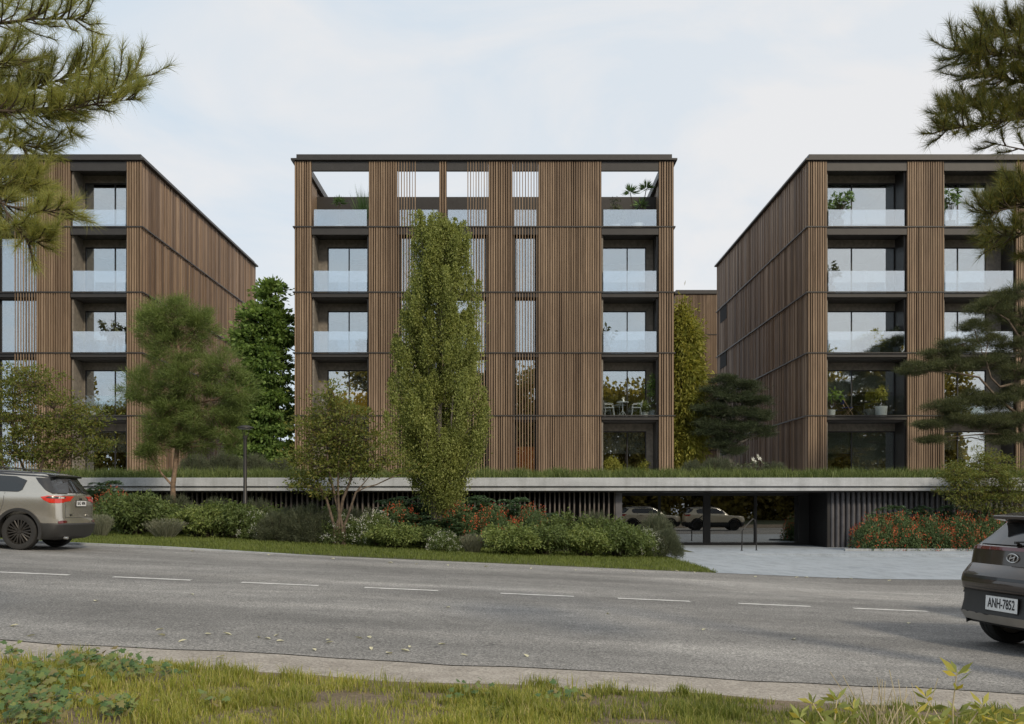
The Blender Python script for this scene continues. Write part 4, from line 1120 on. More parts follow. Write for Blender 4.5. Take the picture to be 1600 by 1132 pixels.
# planting on the podium roof
for px, pyt, wp, k, lab, Y in ((300, 712, 50, 'dark', 'rounded grey-green shrub on the podium roof left of the lamp', 43), (350, 708, 54, 'dark', 'tallest rounded grey-green shrub on the podium roof behind the young pine', 43.5), (395, 712, 46, 'dark', 'rounded grey-green shrub on the podium roof above the street lamp', 43),
                               (436, 718, 44, 'dark', 'rounded grey-green shrub on the podium roof by the corner of the middle building', 43.5), (1085, 722, 40, 'dark', 'dark low shrub on the podium roof below the willow-like tree', 45), (1125, 716, 52, 'dark', 'dark low shrub on the podium roof below the low dark pine', 45),
                               (1175, 718, 56, 'lily', 'dark shrub with white lily blooms on the podium roof', 45), (1212, 724, 40, 'dark', 'dark low shrub on the podium roof near the right building corner', 45)):
    put(px, pyt, 745, wp, k, lab, Y=Y, zb=PZ, group='shrubs on the podium roof')

# ------------------------------------------------------------------ grass
rng = np.random.default_rng(21)
def vnoise(x, y, s, seed=0):
    return .5+.25*(np.sin(x*s*1.3+seed)+np.sin(y*s*1.7+seed*2.1+np.sin(x*s*.7)*1.3))*1.0
def Hv(x): return np.array([H(a) for a in x])
n = 60000
x = rng.uniform(-16, 5.0, n); y = rng.uniform(23.56, 30.5, n)
k = (y > .04*x+23.56+.06*np.sin(x*5)) & (x < 4.85+.12*np.sin((y-23)*.5)+.1*np.sin(y*9))
x, y = x[k], y[k]
sp = Soup(); sp.blades(np.stack([x, y, Hv(x)-.01], 1), rng.uniform(.05, .12, len(x)), .012, rng.uniform(.1, .8, len(x)))
tag(sp.build('lawn_grass', 'lawn_blade'), kind='stuff')
n = 30000
x = rng.uniform(-22, 24, n); y = 39.42+rng.uniform(0, 1, n)**1.5*3.2
sp = Soup(); hh = .22+.26*vnoise(x, y, 3.2)*rng.uniform(.7, 1.3, n)+rng.uniform(0, .22, n)
hh *= np.where(y < 39.6, .6, 1)
sp.blades(np.stack([x, y, np.full(n, PZ-.02)], 1), hh, .022, rng.uniform(.15, .8, n))
tag(sp.build('podium_grass', 'roof_grass'), kind='stuff')
# near grass with bare patches
n = 70000
nt_ = 1500
tx_, ty_, th_ = rng.uniform(-5.2, 5.2, nt_), rng.uniform(5.7, 7.7, nt_), rng.uniform(.75, 1.9, nt_)
pk = rng.integers(0, nt_, 80000)
x = np.concatenate([rng.uniform(-5.2, 5.2, n), tx_[pk]+rng.normal(size=80000)*.045]); y = np.concatenate([rng.uniform(5.6, 7.9, n), ty_[pk]+rng.normal(size=80000)*.04])
tuft = np.concatenate([np.ones(n)*.8, th_[pk]]); n = len(x)
edge = 7.55-.03*x+.10*np.sin(x*1.9+.4)+.07*np.sin(x*4.7+1)+.05*np.sin(x*11)-.12*np.exp(-((x-.0)/.5)**2)+.10*np.exp(-((x+3.2)/.4)**2)
bare = np.zeros(n, bool)
for cx, cy, rx, ry in ((-1.10, 6.85, .42, .20), (-1.15, 6.55, .34, .13), (2.1, 7.15, .55, .16), (-.62, 7.05, .26, .13), (-1.9, 6.95, .18, .10), (.9, 6.5, .22, .10), (-.1, 7.45, .3, .08), (3.2, 7.2, .3, .12)):
    bare |= ((x-cx)/rx)**2+((y-cy)/ry)**2 < rng.uniform(.4, 1.4, n)
k = (y < edge-rng.uniform(0, .07, n)) & ~bare & (rng.uniform(0, 1, n) < .15+.95*vnoise(x, y, 3.1, 2))
x, y, tuft = x[k], y[k], tuft[k]
hh = (.045+.075*vnoise(x, y, 4.3, 1)*rng.uniform(.6, 1.3, len(x)))*tuft*np.where(x > .9, .85, 1.0)
gr = x+.8*np.sin(y*2)+rng.normal(size=len(x))*.5 > .9  # blades to the right take the copy with painted shade
for sel, nm, mt in ((~gr, 'near_grass', 'near_grass'), (gr, 'near_grass', 'near_grass_shade')):
    sp = Soup(); sp.blades(np.stack([x[sel], y[sel], Hv(x[sel])+.005], 1), hh[sel]*.88, .0064, rng.uniform(.1, .75, sel.sum()))
    tag(sp.build('grass', mt), kind='stuff')
# ivy creeping through the grass at lower left
def lobed(soup_v, soup_f, c, d, s_, nrm):
    d = d.normalized(); sd_ = d.cross(nrm).normalized()
    out = [(0, 0), (.28, -.12), (.50, .18), (.30, .36), (.46, .66), (.18, .62), (0, 1.0), (-.18, .62), (-.46, .66), (-.30, .36), (-.50, .18), (-.28, -.12)]
    b_ = len(soup_v)
    soup_v.append(c+d*.38*s_+nrm*.06*s_)
    for a_, e in out: soup_v.append(c+sd_*a_*s_+d*e*s_)
    for i in range(12): soup_f.append((b_, b_+1+i, b_+1+(i+1) % 12))
mb = MB(); V_, F_ = [], []
for (px, py, rx, ry, nn) in ((150, 1035, 70, 14, 130), (60, 1062, 70, 18, 150), (40, 1092, 70, 20, 150), (200, 1048, 40, 10, 60), (180, 1112, 40, 8, 50), (60, 1118, 60, 12, 70), (270, 1052, 20, 5, 14), (330, 1095, 30, 6, 12), (740, 1080, 60, 12, 16), (880, 1090, 60, 12, 18), (15, 1020, 20, 6, 20)):
    for q in range(nn):
        g = G(px+random.gauss(0, .5)*rx, py+random.gauss(0, .5)*ry+16)
        c = g+Vector((0, 0, random.uniform(.05, .15)))
        nrm = Vector((random.gauss(0, .5), random.gauss(-.5, .4), 1)).normalized(); d = Vector((random.gauss(0, 1), random.gauss(-.4, .8), 0)); d = d-nrm*d.dot(nrm)
        lobed(V_, F_, c, d, random.uniform(.035, .065), nrm)
mb.add(V_, F_); tag(mb.build('ivy', 'ivy_leaf'), kind='stuff')

# weeds and dry stalks at lower right, a small fern
def weed(name, label, px, py, hpx, Yw, heads, leafy='weed_leaf', seed=1, ll=.11):
    random.seed(seed)
    X = fx(px, Yw); base = Vector((X, Yw, H(X))); h = hpx/FPX*Yw
    root = thing(name, label, 'weed', base); mb = MB(); sp = Soup()
    for (dx, dh, nl) in heads:
        tip = base+Vector((dx, random.uniform(-.08, .08), h*dh))
        mb.tube([base+Vector((dx*.1, 0, -.02)), base.lerp(tip, .55)+Vector((random.uniform(-.02, .02), 0, .02)), tip], [.006, .005, .003], 5)
        for q in range(nl):
            a = 2*pi*q/max(1, nl)*1.0+random.random(); f = 1-.45*(q/max(1, nl))*random.random()
            p = base.lerp(tip, f if q > 3 else 1)
            D = np.array([[cos(a), sin(a)*.8, random.uniform(.1, .9)]]); 
            sp.leaves(np.array([list(p)]), D, ll*random.uniform(.7, 1.2), .032, fold=.12, mid=.5)
    mb.build('stems', 'dry_stalk', root); sp.build('leaves', leafy, root)
    return root
weed('weed_plant', 'tall leafy weed with pale pointed leaves at the lower right corner', 1490, 1130, 135, 6.0, [(.0, .98, 9), (-.14, .66, 10), (.14, .62, 10), (-.26, .52, 9), (.26, .45, 9), (.05, .48, 9), (-.05, .36, 9), (.18, .34, 9)], seed=4, ll=.12)
weed('weed_plant', 'yellowing leafy weed left of the dry stalks', 1300, 1140, 84, 6.0, [(-.1, .85, 9), (.05, .9, 9), (.16, .7, 8), (-.2, .62, 8), (.0, .5, 8)], seed=6, ll=.10)
weed('weed_plant', 'low yellow-green weed at the far lower right edge', 1580, 1140, 92, 6.0, [(.0, .8, 9), (-.12, .7, 8), (.1, .6, 8), (.0, .45, 8)], seed=8)
root = thing('dry_stalks', 'bundle of thin dry grass stalks among the weeds at lower right', 'weed', (fx(1385, 6.4), 6.4, H(2.4)))
mb = MB(); random.seed(5)
for q in range(26):
    b_ = Vector((fx(1385, 6.4)+random.gauss(0, .10), 6.4+random.gauss(0, .06), H(2.4)-.02)); tp_ = b_+Vector((random.gauss(0, .13), random.gauss(0, .05), random.uniform(.20, .44)))
    mb.tube([b_, b_.lerp(tp_, .5)+Vector((random.gauss(0, .012), 0, 0)), tp_], [.0046, .0036, .0022], 4)
mb.build('stalks', 'dry_stalk', root)
root = thing('fern', 'small bright fern in the grass at the bottom of the frame', 'fern', (fx(772, 6.3), 6.3, H(0)))
sp = Soup()
for q in range(5):
    a = pi*.5+(q-2)*.55; d = np.array([cos(a), -.25, .0]); t = np.linspace(.1, 1, 14)
    ax = np.array([fx(772, 6.3), 6.3, 0])+d*t[:, None]*.10+np.array([0, 0, .17])*t[:, None]*max(.4, sin(a))
    for sg in (-1, 1): sp.leaves(ax, np.array([sg*sin(a), -.3, -sg*cos(a)+.3])+rng.normal(size=(14, 3))*.1, .045*(1.15-t), .013)
sp.build('fronds', 'fern_leaf', root)
# fallen leaves
random.seed(12)
lv = None
spots = [(22, 979), (48, 995), (250, 985), (252, 994), (285, 1003), (355, 992), (325, 992), (405, 997), (418, 999), (432, 994), (438, 1003), (515, 1005), (513, 1001), (560, 998), (577, 997), (580, 1015), (608, 1022), (633, 1018), (640, 1012), (725, 1025), (491, 1017), (690, 1008), (822, 1026), (345, 1028),
         (300, 862), (420, 868), (520, 874), (610, 880), (650, 882), (700, 884), (760, 886), (830, 889), (900, 892), (940, 891), (990, 894), (1058, 893), (1085, 895), (1180, 902), (1245, 903), (1260, 903), (1310, 904), (1420, 975), (1240, 1000), (1100, 985), (950, 960), (700, 950), (300, 930), (150, 940), (1330, 905), (1390, 908)]
for i, (px, py) in enumerate(spots):
    g = G(px, py)
    if lv is None:
        a_ = MB(); out = [(0, 0, 0), (.25, .22, .10), (.6, .25, .12), (1, 0, .04), (.6, -.25, .10), (.25, -.22, .08), (.5, 0, .0)]
        a_.add([(p[0]-.5, p[1], p[2]+.02) for p in out], [(0, 6, 1), (1, 6, 2), (2, 6, 3), (3, 6, 4), (4, 6, 5), (5, 6, 0)])
        lv = a_.build('fallen_leaf', 'fallen_leaf'); o = lv
    else: o = lv.copy(); C.objects.link(o)
    o.location = g+Vector((0, 0, .006)); s_ = random.uniform(.07, .115)*(1 if g.y < 15 else 1.3); o.scale = (s_, s_*random.uniform(.7, 1.2), s_)
    o.rotation_euler = (random.uniform(-.25, .25), random.uniform(-.25, .25), random.uniform(0, 6.28))
    far = g.y > 15
    tag(o, 'dry pale leaf lying along the far edge of the road' if far else 'dry pale leaf lying on the near half of the grey road', 'leaf', 'fallen leaves along the far road edge' if far else 'fallen leaves on the near road')

# ------------------------------------------------------------------ street lamp
Yl = 31.2; xl = fx(383, Yl)
lamp = thing('street_lamp', 'slim dark street lamp with a flat round head beside the young pine', 'street lamp', (xl, Yl, H(xl)))
zt = fz(668, Yl)
mb = MB(); mb.lathe([(.075, 0), (.075, .5), (.06, .52), (.052, zt-H(xl)-.32), (.0, zt-H(xl)-.32)], xl, Yl, H(xl), 16); mb.build('post', 'lamp_metal', lamp, smooth=True)
mb = MB(); mb.lathe([(.0, .13), (.10, .12), (.24, .07), (.255, .05), (.255, .03), (.23, .02), (.0, .02)], xl, Yl, zt-.06, 28); mb.build('lamp_head', 'lamp_metal', lamp, smooth=True)
mb = MB(); mb.lathe([(.19, .018), (.19, -.012), (.0, -.012)], xl, Yl, zt-.06, 24)
mb.build('diffuser', 'lamp_diffuser', lamp)
mb = MB()
for k in range(3): a = 2*pi*k/3; mb.tube([(xl+.045*cos(a), Yl+.045*sin(a), zt-.34), (xl+.14*cos(a), Yl+.14*sin(a), zt-.05)], .012, 6)
mb.lathe([(.07, 0), (.07, .08), (.05, .1)], xl, Yl, zt-.36, 16); mb.build('bracket', 'lamp_metal', lamp)

# ------------------------------------------------------------------ cars
def loop_pts(lv, L_):
    """one closed horizontal outline of the car body, rear (x=0) to front"""
    hw, xr, xf = lv['w'], lv['xr'], lv['xf']; rr = lv.get('rr', .24); rf = lv.get('rf', .35); bow = lv.get('bow', .07); bf = lv.get('bf', .14)
    half = []
    for k in range(6):
        y = (hw-rr)*k/5; half.append((xr+bow*(y/hw)**2, y))
    xs = half[-1][0]
    for k in range(1, 7):
        t = pi/2*k/6; half.append((xs+rr*1.15*(1-cos(t)), hw-rr+rr*sin(t)))
    x0 = half[-1][0]; x1 = xf-bf-rf
    for k in range(1, 15):
        t = k/15; tap = 1-.035*max(0, (t-.55)/.45)**2-.012*max(0, (.35-t)/.35)**2
        half.append((x0+(x1-x0)*t, hw*tap))
    hw2 = hw*.965
    for k in range(0, 7):
        t = pi/2*k/6; half.append((x1+rf*sin(t), hw2-rf+rf*cos(t)))
    xe = half[-1][0]
    for k in range(1, 5):
        y = (hw2-rf)*(1-k/4); half.append((xf-bf*(y/hw)**2 if k < 4 else xf, y))
    z0, z1 = lv['z'], lv.get('zf', lv['z'])
    def zz(x):
        t = max(0, min(1, (x-xr)/(xf-xr))); return z0+(z1-z0)*t**1.3+lv.get('arch', 0)*(1-(2*t-1)**2)
    return [(x, y, zz(x)) for x, y in half]
def loft(levels, L_):
    mb = MB(); loops = []
    for lv in levels:
        h = loop_pts(lv, L_); loops.append(h+[(x, -y, z) for x, y, z in h[-2:0:-1]])
    n = len(loops[0]); vs = [v for l in loops for v in l]; fs = []
    for i in range(len(loops)-1):
        for k in range(n): fs.append((i*n+k, i*n+(k+1) % n, (i+1)*n+(k+1) % n, (i+1)*n+k))
    m_ = (n+2)//2
    for i in (0, len(loops)-1):
        for k in range(m_-1):
            a, b_ = i*n+k, i*n+k+1; c, d = i*n+(n-k-1) % n, i*n+(n-k) % n
            q = [a, b_, c, d]; q = [v for j, v in enumerate(q) if v not in q[:j]]
            if len(q) > 2: fs.append(tuple(q if i else q[::-1]))
    mb.add(vs, [f[::-1] for f in fs])
    return mb
def cutter(name, spec, parent):
    return None
def arches(mb_obj, spec, wide=.30):
    """cut wheel arches out of a body mesh with bmesh booleans done as modifiers and applied at once"""
    cut = MB()
    for x in spec['wx']:
        for sg in (-1, 1):
            ya, yb = sorted((sg*(spec['w']-wide), sg*(spec['w']+.2)))
            n = 28; vs = []
            for yy in (ya, yb):
                for k in range(n): t = 2*pi*k/n; vs.append((x+spec['ar']*cos(t), yy, spec['wr']+spec['ar']*sin(t)))
            cut.add(vs, [(k, k+n, (k+1) % n+n, (k+1) % n) for k in range(n)]+[tuple(range(n)), tuple(range(2*n-1, n-1, -1))])
    me = bpy.data.meshes.new('cut'); me.from_pydata(cut.v, [], cut.f); me.update()
    bm = bmesh.new(); bm.from_mesh(me); bmesh.ops.recalc_face_normals(bm, faces=bm.faces); bm.to_mesh(me); bm.free()
    co = bpy.data.objects.new('cut', me); C.objects.link(co); co.parent = mb_obj.parent
    bm = bmesh.new(); bm.from_mesh(mb_obj.data); bmesh.ops.recalc_face_normals(bm, faces=bm.faces); bm.to_mesh(mb_obj.data); bm.free()
    md = mb_obj.modifiers.new('b', 'BOOLEAN'); md.operation = 'DIFFERENCE'; md.object = co; md.solver = 'EXACT'
    dg = bpy.context.evaluated_depsgraph_get(); dg.update()
    saved = mb_obj.matrix_world.copy()
    nm = bpy.data.meshes.new_from_object(mb_obj.evaluated_get(dg))
    mb_obj.modifiers.clear(); old = mb_obj.data; nm.name = old.name; mb_obj.data = nm
    nm.shade_smooth(); nm.set_sharp_from_angle(angle=R(32))
    bpy.data.objects.remove(co); bpy.data.meshes.remove(me)
def bvh_of(mbs):
    vs, fs = [], []
    for m_ in mbs:
        b_ = len(vs); vs += [Vector(v) for v in m_.v]; fs += [tuple(b_+i for i in f) for f in m_.f]
    tr = []
    for f in fs:
        for i in range(1, len(f)-1): tr.append((f[0], f[i], f[i+1]))
    return BVHTree.FromPolygons(vs, tr)
def patch(name, mat, parent, bvh, poly, view, lift=.008, step=.05, thick=.0, smooth=30):
    """a polygon laid onto the body: view 'L'/'R' projects from the side (x, z), 'B' from the rear (y, z)"""
    bm = bmesh.new()
    f = bm.faces.new([bm.verts.new((a, b_, 0)) for a, b_ in poly])
    xs = [p[0] for p in poly]; zs = [p[1] for p in poly]
    for ax, lo, hi in ((0, min(xs), max(xs)), (1, min(zs), max(zs))):
        k = lo+step
        while k < hi-step*.3:
            nrm = (1, 0, 0) if ax == 0 else (0, 1, 0); co = (k, 0, 0) if ax == 0 else (0, k, 0)
            bmesh.ops.bisect_plane(bm, geom=bm.verts[:]+bm.edges[:]+bm.faces[:], plane_co=co, plane_no=nrm); k += step
    bm.verts.ensure_lookup_table()
    vs, ok = [], []
    for v in bm.verts:
        a, b_ = v.co.x, v.co.y
        if view == 'L': o_, d = Vector((a, 3, b_)), Vector((0, -1, 0))
        elif view == 'R': o_, d = Vector((a, -3, b_)), Vector((0, 1, 0))
        elif view == 'F': o_, d = Vector((8, a, b_)), Vector((-1, 0, 0))
        else: o_, d = Vector((-3, a, b_)), Vector((1, 0, 0))
        h, nrm, _, _ = bvh.ray_cast(o_, d)
        if h is None: vs.append(Vector((0, 0, 0))); ok.append(False)
        else:
            if nrm.dot(d) > 0: nrm = -nrm
            vs.append(h+nrm*lift); ok.append(True)
    mb = MB(); fs = [tuple(v.index for v in f.verts) for f in bm.faces if all(ok[v.index] for v in f.verts)]
    bm.free()
    mb.add(vs, fs)
    o = mb.build(name, mat, parent, local=True, smooth=smooth)
    o.data.validate()
    bm = bmesh.new(); bm.from_mesh(o.data); bmesh.ops.delete(bm, geom=[v for v in bm.verts if not v.link_faces], context='VERTS'); bmesh.ops.recalc_face_normals(bm, faces=bm.faces)
    c0 = sum((v.co for v in bm.verts), Vector())/max(1, len(bm.verts))
    bm.normal_update(); tot = sum((f.normal*f.calc_area() for f in bm.faces), Vector())
    if tot.dot(c0-Vector((2, 0, .8))) < 0: bmesh.ops.reverse_faces(bm, faces=bm.faces[:])
    bm.to_mesh(o.data); bm.free()
    return o
def text_mesh(name, body, mat, parent, M4, size, sx_=1.0, depth=.002):
    cu = bpy.data.curves.new(name, 'FONT'); cu.body = body; cu.size = size; cu.align_x = 'CENTER'; cu.align_y = 'CENTER'; cu.extrude = depth; cu.offset = size*.012
    to = bpy.data.objects.new(name, cu); C.objects.link(to)
    dg = bpy.context.evaluated_depsgraph_get(); dg.update()
    me = bpy.data.meshes.new_from_object(to.evaluated_get(dg)); bpy.data.objects.remove(to); bpy.data.curves.remove(cu)
    me.transform(Matrix.Diagonal((sx_, 1, 1, 1))); me.transform(M4)
    me.materials.clear(); me.materials.append(M[mat])
    return link(name, me, parent)
def wheel(parent, x, y, sg, r, wd, spokes):
    """rim with spokes and a tyre as its sub-part; sg is the outward side"""
    mb = MB()
    ri = r*.70
    mb.lathe([(ri, -wd*.42), (ri*1.02, wd*.40), (ri*.95, wd*.42), (ri*.93, wd*.34), (ri*.93, -wd*.3), (ri*.3, -wd*.3)], 0, 0, 0, 32, axis='y')
    for k in range(spokes):
        a = 2*pi*k/spokes
        for da in (-.10, .10):
            u0, u1 = a+da*1.6, a+da*.9
            p0 = (ri*.20*cos(a), wd*.30, ri*.20*sin(a)); p1 = (ri*.94*cos(u0), wd*.36, ri*.94*sin(u0))
            mb.tube([p0, ((p0[0]+p1[0])/2, wd*.37, (p0[2]+p1[2])/2), p1], [.020, .016, .017], 5)
    mb.lathe([(0, wd*.40), (ri*.16, wd*.40), (ri*.20, wd*.34), (ri*.22, wd*.2)], 0, 0, 0, 20, axis='y')
    for k in range(5): a = 2*pi*k/5+.3; mb.lathe([(0, wd*.36), (.014, wd*.36), (.014, wd*.2)], ri*.27*cos(a), 0, ri*.27*sin(a), 8, axis='y')
    v = [(x+a, y+sg*b_, r+c) for a, b_, c in mb.v]; mb.v = v
    w_ = mb.build('wheel', 'rim_metal', parent, local=True, smooth=50)
    t = MB(); h = wd/2
    prof = [(ri*.99, -h*.8), (r*.86, -h), (r*.96, -h*.92), (r, -h*.62), (r, -h*.30), (r*.985, -h*.28), (r*.985, -h*.2), (r, -h*.18), (r, h*.18), (r*.985, h*.2), (r*.985, h*.28), (r, h*.30), (r, h*.62), (r*.96, h*.92), (r*.86, h), (ri*.99, h*.86)]
    t.lathe(prof, 0, 0, 0, 40, axis='y'); t.v = [(x+a, y+sg*b_, r+c) for a, b_, c in t.v]
    t.build('tyre', 'tyre_rubber', w_, local=True, smooth=35)
    return w_
def car(label, spec, pos, yaw, group=None):
    root = thing('parked_car', label, 'car', pos, group)
    tilt = Matrix.Rotation(math.atan(.046), 4, 'Y')
    root.rotation_euler = (tilt @ Matrix.Rotation(yaw, 4, 'Z')).to_euler()
    up = loft(spec['body'], spec['L']); lo = loft(spec['bumper'], spec['L'])
    bo = up.build('body', spec['paint'], root, local=True, smooth=32); arches(bo, spec)
    bu = lo.build('bumper', spec['lower'], root, local=True, smooth=32); arches(bu, spec)
    bvh = bvh_of([type('m', (), dict(v=[v.co[:] for v in q.data.vertices], f=[tuple(p.vertices) for p in q.data.polygons])) for q in (bo, bu)])
    un = MB(); un.box(.35, spec['L']-.5, -spec['w']+.32, spec['w']-.32, spec['z0']-.02, .75); un.build('underbody', 'car_plastic', root, local=True)
    for x in spec['wx']:
        for sg in (-1, 1): wheel(root, x, sg*(spec['w']-spec['tw']/2-.03), sg, spec['wr'], spec['tw'], spec['spokes'])
        for sg in (-1, 1):
            mb = MB(); n = 26; a0, a1 = -.30, pi+.30; vs = []
            for k in range(n+1):
                t = a0+(a1-a0)*k/n
                for rr_, yy in ((spec['ar']-.004, spec['w']-.10), (spec['ar']-.004, spec['w']+.012), (spec['ar']+.055, spec['w']+.016), (spec['ar']+.065, spec['w']-.02)):
                    vs.append((x+rr_*cos(t), sg*yy, spec['wr']+rr_*sin(t)))
            mb.add(vs, [(k*4+j, k*4+j+1, k*4+j+5, k*4+j+4) for k in range(n) for j in range(3)])
            mb.build('arch_trim', spec['arch_mat'], root, local=True, smooth=40)
    for nm, mat, poly, view, kw in spec['patches']:
        for vw in (('L', 'R') if view == 'S' else (view,)):
            pp = poly if vw != 'R' else poly[::-1]
            patch(nm, mat, root, bvh, pp, vw, **kw)
    return root, bvh
def rear_matrix(x, y, z, lean=0):
    """text plane facing the rear (-x): its right is -y as seen from behind"""
    m = Matrix(((0, 0, -1, x), (-1, 0, 0, y), (0, 1, 0, z), (0, 0, 0, 1)))
    return m @ Matrix.Rotation(-lean, 4, 'X')
def plate(root, bvh, y, z, wd, ht, text, size, sx_, lift=.012):
    h, n, _, _ = bvh.ray_cast(Vector((-3, y, z)), Vector((1, 0, 0)))
    x = h.x-lift
    pb = MB(); pb.box(x-.008, x+.004, y-wd/2, y+wd/2, z-ht/2, z+ht/2)
    o = pb.build('number_plate', 'plate_white', root, local=True, bevel=.003)
    fr = MB()
    for a in ((y-wd/2-.008, y-wd/2, z-ht/2-.008, z+ht/2+.008), (y+wd/2, y+wd/2+.008, z-ht/2-.008, z+ht/2+.008)): fr.box(x-.010, x+.006, a[0], a[1], a[2], a[3])
    for a in ((z-ht/2-.008, z-ht/2), (z+ht/2, z+ht/2+.008)): fr.box(x-.010, x+.006, y-wd/2, y+wd/2, a[0], a[1])
    fr.build('plate_frame', 'car_black', o, local=True)
    text_mesh('plate_text', text, 'ink', o, rear_matrix(x-.0095, y, z), size, sx_)
    return o

# grey SUV parked at the far kerb, seen from its rear left corner
suv = dict(L=4.4, w=.91, wr=.375, ar=.435, tw=.235, wx=(.93, 3.56), spokes=10, z0=.24, paint='car_grey', lower='car_plastic', arch_mat='car_plastic',
  bumper=[dict(z=.24, w=.82, xr=.20, xf=4.20, bow=.05), dict(z=.30, w=.86, xr=.08, xf=4.3), dict(z=.40, w=.892, xr=.025, xf=4.36, bow=.09), dict(z=.555, w=.900, xr=.0, xf=4.38, bow=.09), dict(z=.585, w=.895, xr=.02, xf=4.38, bow=.09)],
  body=[dict(z=.57, w=.893, xr=.025, xf=4.37, bow=.09), dict(z=.60, w=.905, xr=.035, xf=4.38, bow=.09), dict(z=.72, w=.91, xr=.055, xf=4.39, zf=.70, bow=.09), dict(z=.90, w=.912, xr=.065, xf=4.38, zf=.82, bow=.09), dict(z=1.02, w=.905, xr=.075, xf=4.36, zf=.90, bow=.10), dict(z=1.12, w=.893, xr=.085, xf=4.32, zf=.96, bow=.10), dict(z=1.165, w=.880, xr=.095, xf=4.22, zf=1.0, bow=.11),
        dict(z=1.185, w=.862, xr=.135, xf=3.30, zf=1.06, bow=.12, rr=.22), dict(z=1.215, w=.845, xr=.165, xf=3.22, zf=1.10, bow=.12, rr=.22), dict(z=1.38, w=.785, xr=.285, xf=2.92, zf=1.36, bow=.12, rr=.2), dict(z=1.52, w=.72, xr=.38, xf=2.60, zf=1.54, bow=.10, rr=.2),
        dict(z=1.575, w=.67, xr=.42, xf=2.42, zf=1.60, rr=.2), dict(z=1.61, w=.58, xr=.50, xf=2.25, zf=1.635, arch=.01, rr=.2), dict(z=1.622, w=.40, xr=.70, xf=2.05, zf=1.645, arch=.015, rr=.2)],
  patches=[
    ('roof_panel', 'car_black', [(.36, 1.495), (.60, 1.53), (2.62, 1.56), (2.5, 1.60), (2.2, 1.64), (.5, 1.612), (.40, 1.57)], 'S', dict(lift=.006)),
    ('rear_pillar', 'car_black', [(.175, 1.20), (.30, 1.195), (.44, 1.26), (.60, 1.40), (.70, 1.505), (.40, 1.50), (.36, 1.49)], 'S', dict(lift=.014)),
    ('side_window', 'car_glass', [(.92, 1.24), (1.0, 1.20), (3.0, 1.17), (2.75, 1.46), (2.45, 1.535), (1.1, 1.515), (.86, 1.44)], 'S', dict(lift=.009)),
    ('rear_window', 'car_glass', [(-.74, 1.215), (.74, 1.215), (.70, 1.36), (.62, 1.515), (-.62, 1.515), (-.70, 1.36)], 'B', dict(lift=.009)),
    ('tail_light', 'lamp_red', [(.50, .915+.20), (.36, 1.14), (.10, 1.145), (.10, 1.05), (.16, 1.0), (.30, 1.0), (.42, 1.05)], 'S', dict(lift=.010, step=.03)),
    ('tail_light', 'lamp_red', [(.88, 1.04), (.88, 1.145), (.60, 1.135), (.56, 1.12), (.60, 1.045), (.66, 1.015), (.80, 1.0)], 'B', dict(lift=.010, step=.03)),
    ('tail_light', 'lamp_red', [(-.88, 1.04), (-.80, 1.0), (-.66, 1.015), (-.60, 1.045), (-.56, 1.12), (-.60, 1.135), (-.88, 1.145)], 'B', dict(lift=.010, step=.03)),
    ('light_inset', 'car_black', [(.40, 1.098), (.34, 1.128), (.13, 1.130), (.13, 1.092), (.28, 1.088)], 'S', dict(lift=.014, step=.03)),
    ('light_inset', 'lamp_clear', [(.80, 1.098), (.80, 1.132), (.64, 1.125), (.64, 1.096)], 'B', dict(lift=.014, step=.03)),
    ('light_inset', 'lamp_clear', [(-.80, 1.098), (-.64, 1.096), (-.64, 1.125), (-.80, 1.132)], 'B', dict(lift=.014, step=.03)),
    ('reflector', 'lamp_dark_red', [(.82, .575), (.82, .625), (.74, .645), (.60, .635), (.58, .60)], 'B', dict(lift=.010, step=.03)),
    ('reflector', 'lamp_dark_red', [(-.82, .575), (-.58, .60), (-.60, .635), (-.74, .645), (-.82, .625)], 'B', dict(lift=.010, step=.03)),
    ('tailgate_line', 'car_plastic', [(-.62, .70), (.62, .70), (.62, .708), (-.62, .708)], 'B', dict(lift=.003, step=.08)),
    ('tailgate_line', 'car_plastic', [(.62, .70), (.628, .70), (.60, 1.01), (.592, 1.01)], 'B', dict(lift=.003, step=.08)),
    ('tailgate_line', 'car_plastic', [(-.62, .70), (-.592, 1.01), (-.60, 1.01), (-.628, .70)], 'B', dict(lift=.003, step=.08)),
    ('door_line', 'car_plastic', [(1.36, .62), (1.368, .62), (1.268, .95), (1.268, 1.18), (1.26, 1.18), (1.26, .95)], 'S', dict(lift=.003, step=.08)),
  ])
gp = G(27, 858); YN = 20.35
cx = fx(27, YN)+.93
c1, bv1 = car('light grey compact suv with black roof parked at the far kerb', suv, (cx, YN+.91, H(cx)), pi-.02)
sp_ = MB(); sp_.add([(.35, -.60, 1.535), (.35, .60, 1.535), (.80, .63, 1.50), (.80, -.63, 1.50), (.34, -.60, 1.575), (.34, .60, 1.575), (.80, .61, 1.630), (.80, -.61, 1.630)], [(0, 1, 2, 3), (4, 7, 6, 5), (0, 4, 5, 1), (1, 5, 6, 2), (2, 6, 7, 3), (3, 7, 4, 0)])
sp_.build('spoiler', 'car_black', c1, local=True, bevel=.01)
for sg in (-1, 1):
    mb = MB(); mb.tube([(.85, sg*.60, 1.635), (1.0, sg*.61, 1.68), (2.1, sg*.60, 1.70), (2.3, sg*.58, 1.66)], .014, 6); mb.build('roof_rail', 'rim_metal', c1, local=True)
    mb = MB(); mb.tube([(1.40, sg*.905, 1.06), (1.42, sg*.945, 1.065), (1.58, sg*.945, 1.065), (1.60, sg*.905, 1.06)], .014, 6); mb.build('door_handle', 'car_black', c1, local=True)
mb = MB(); mb.tube([(.20, .05, 1.225), (.15, .0, 1.24), (.22, -.34, 1.275)], .010, 5); mb.build('wiper', 'car_black', c1, local=True)
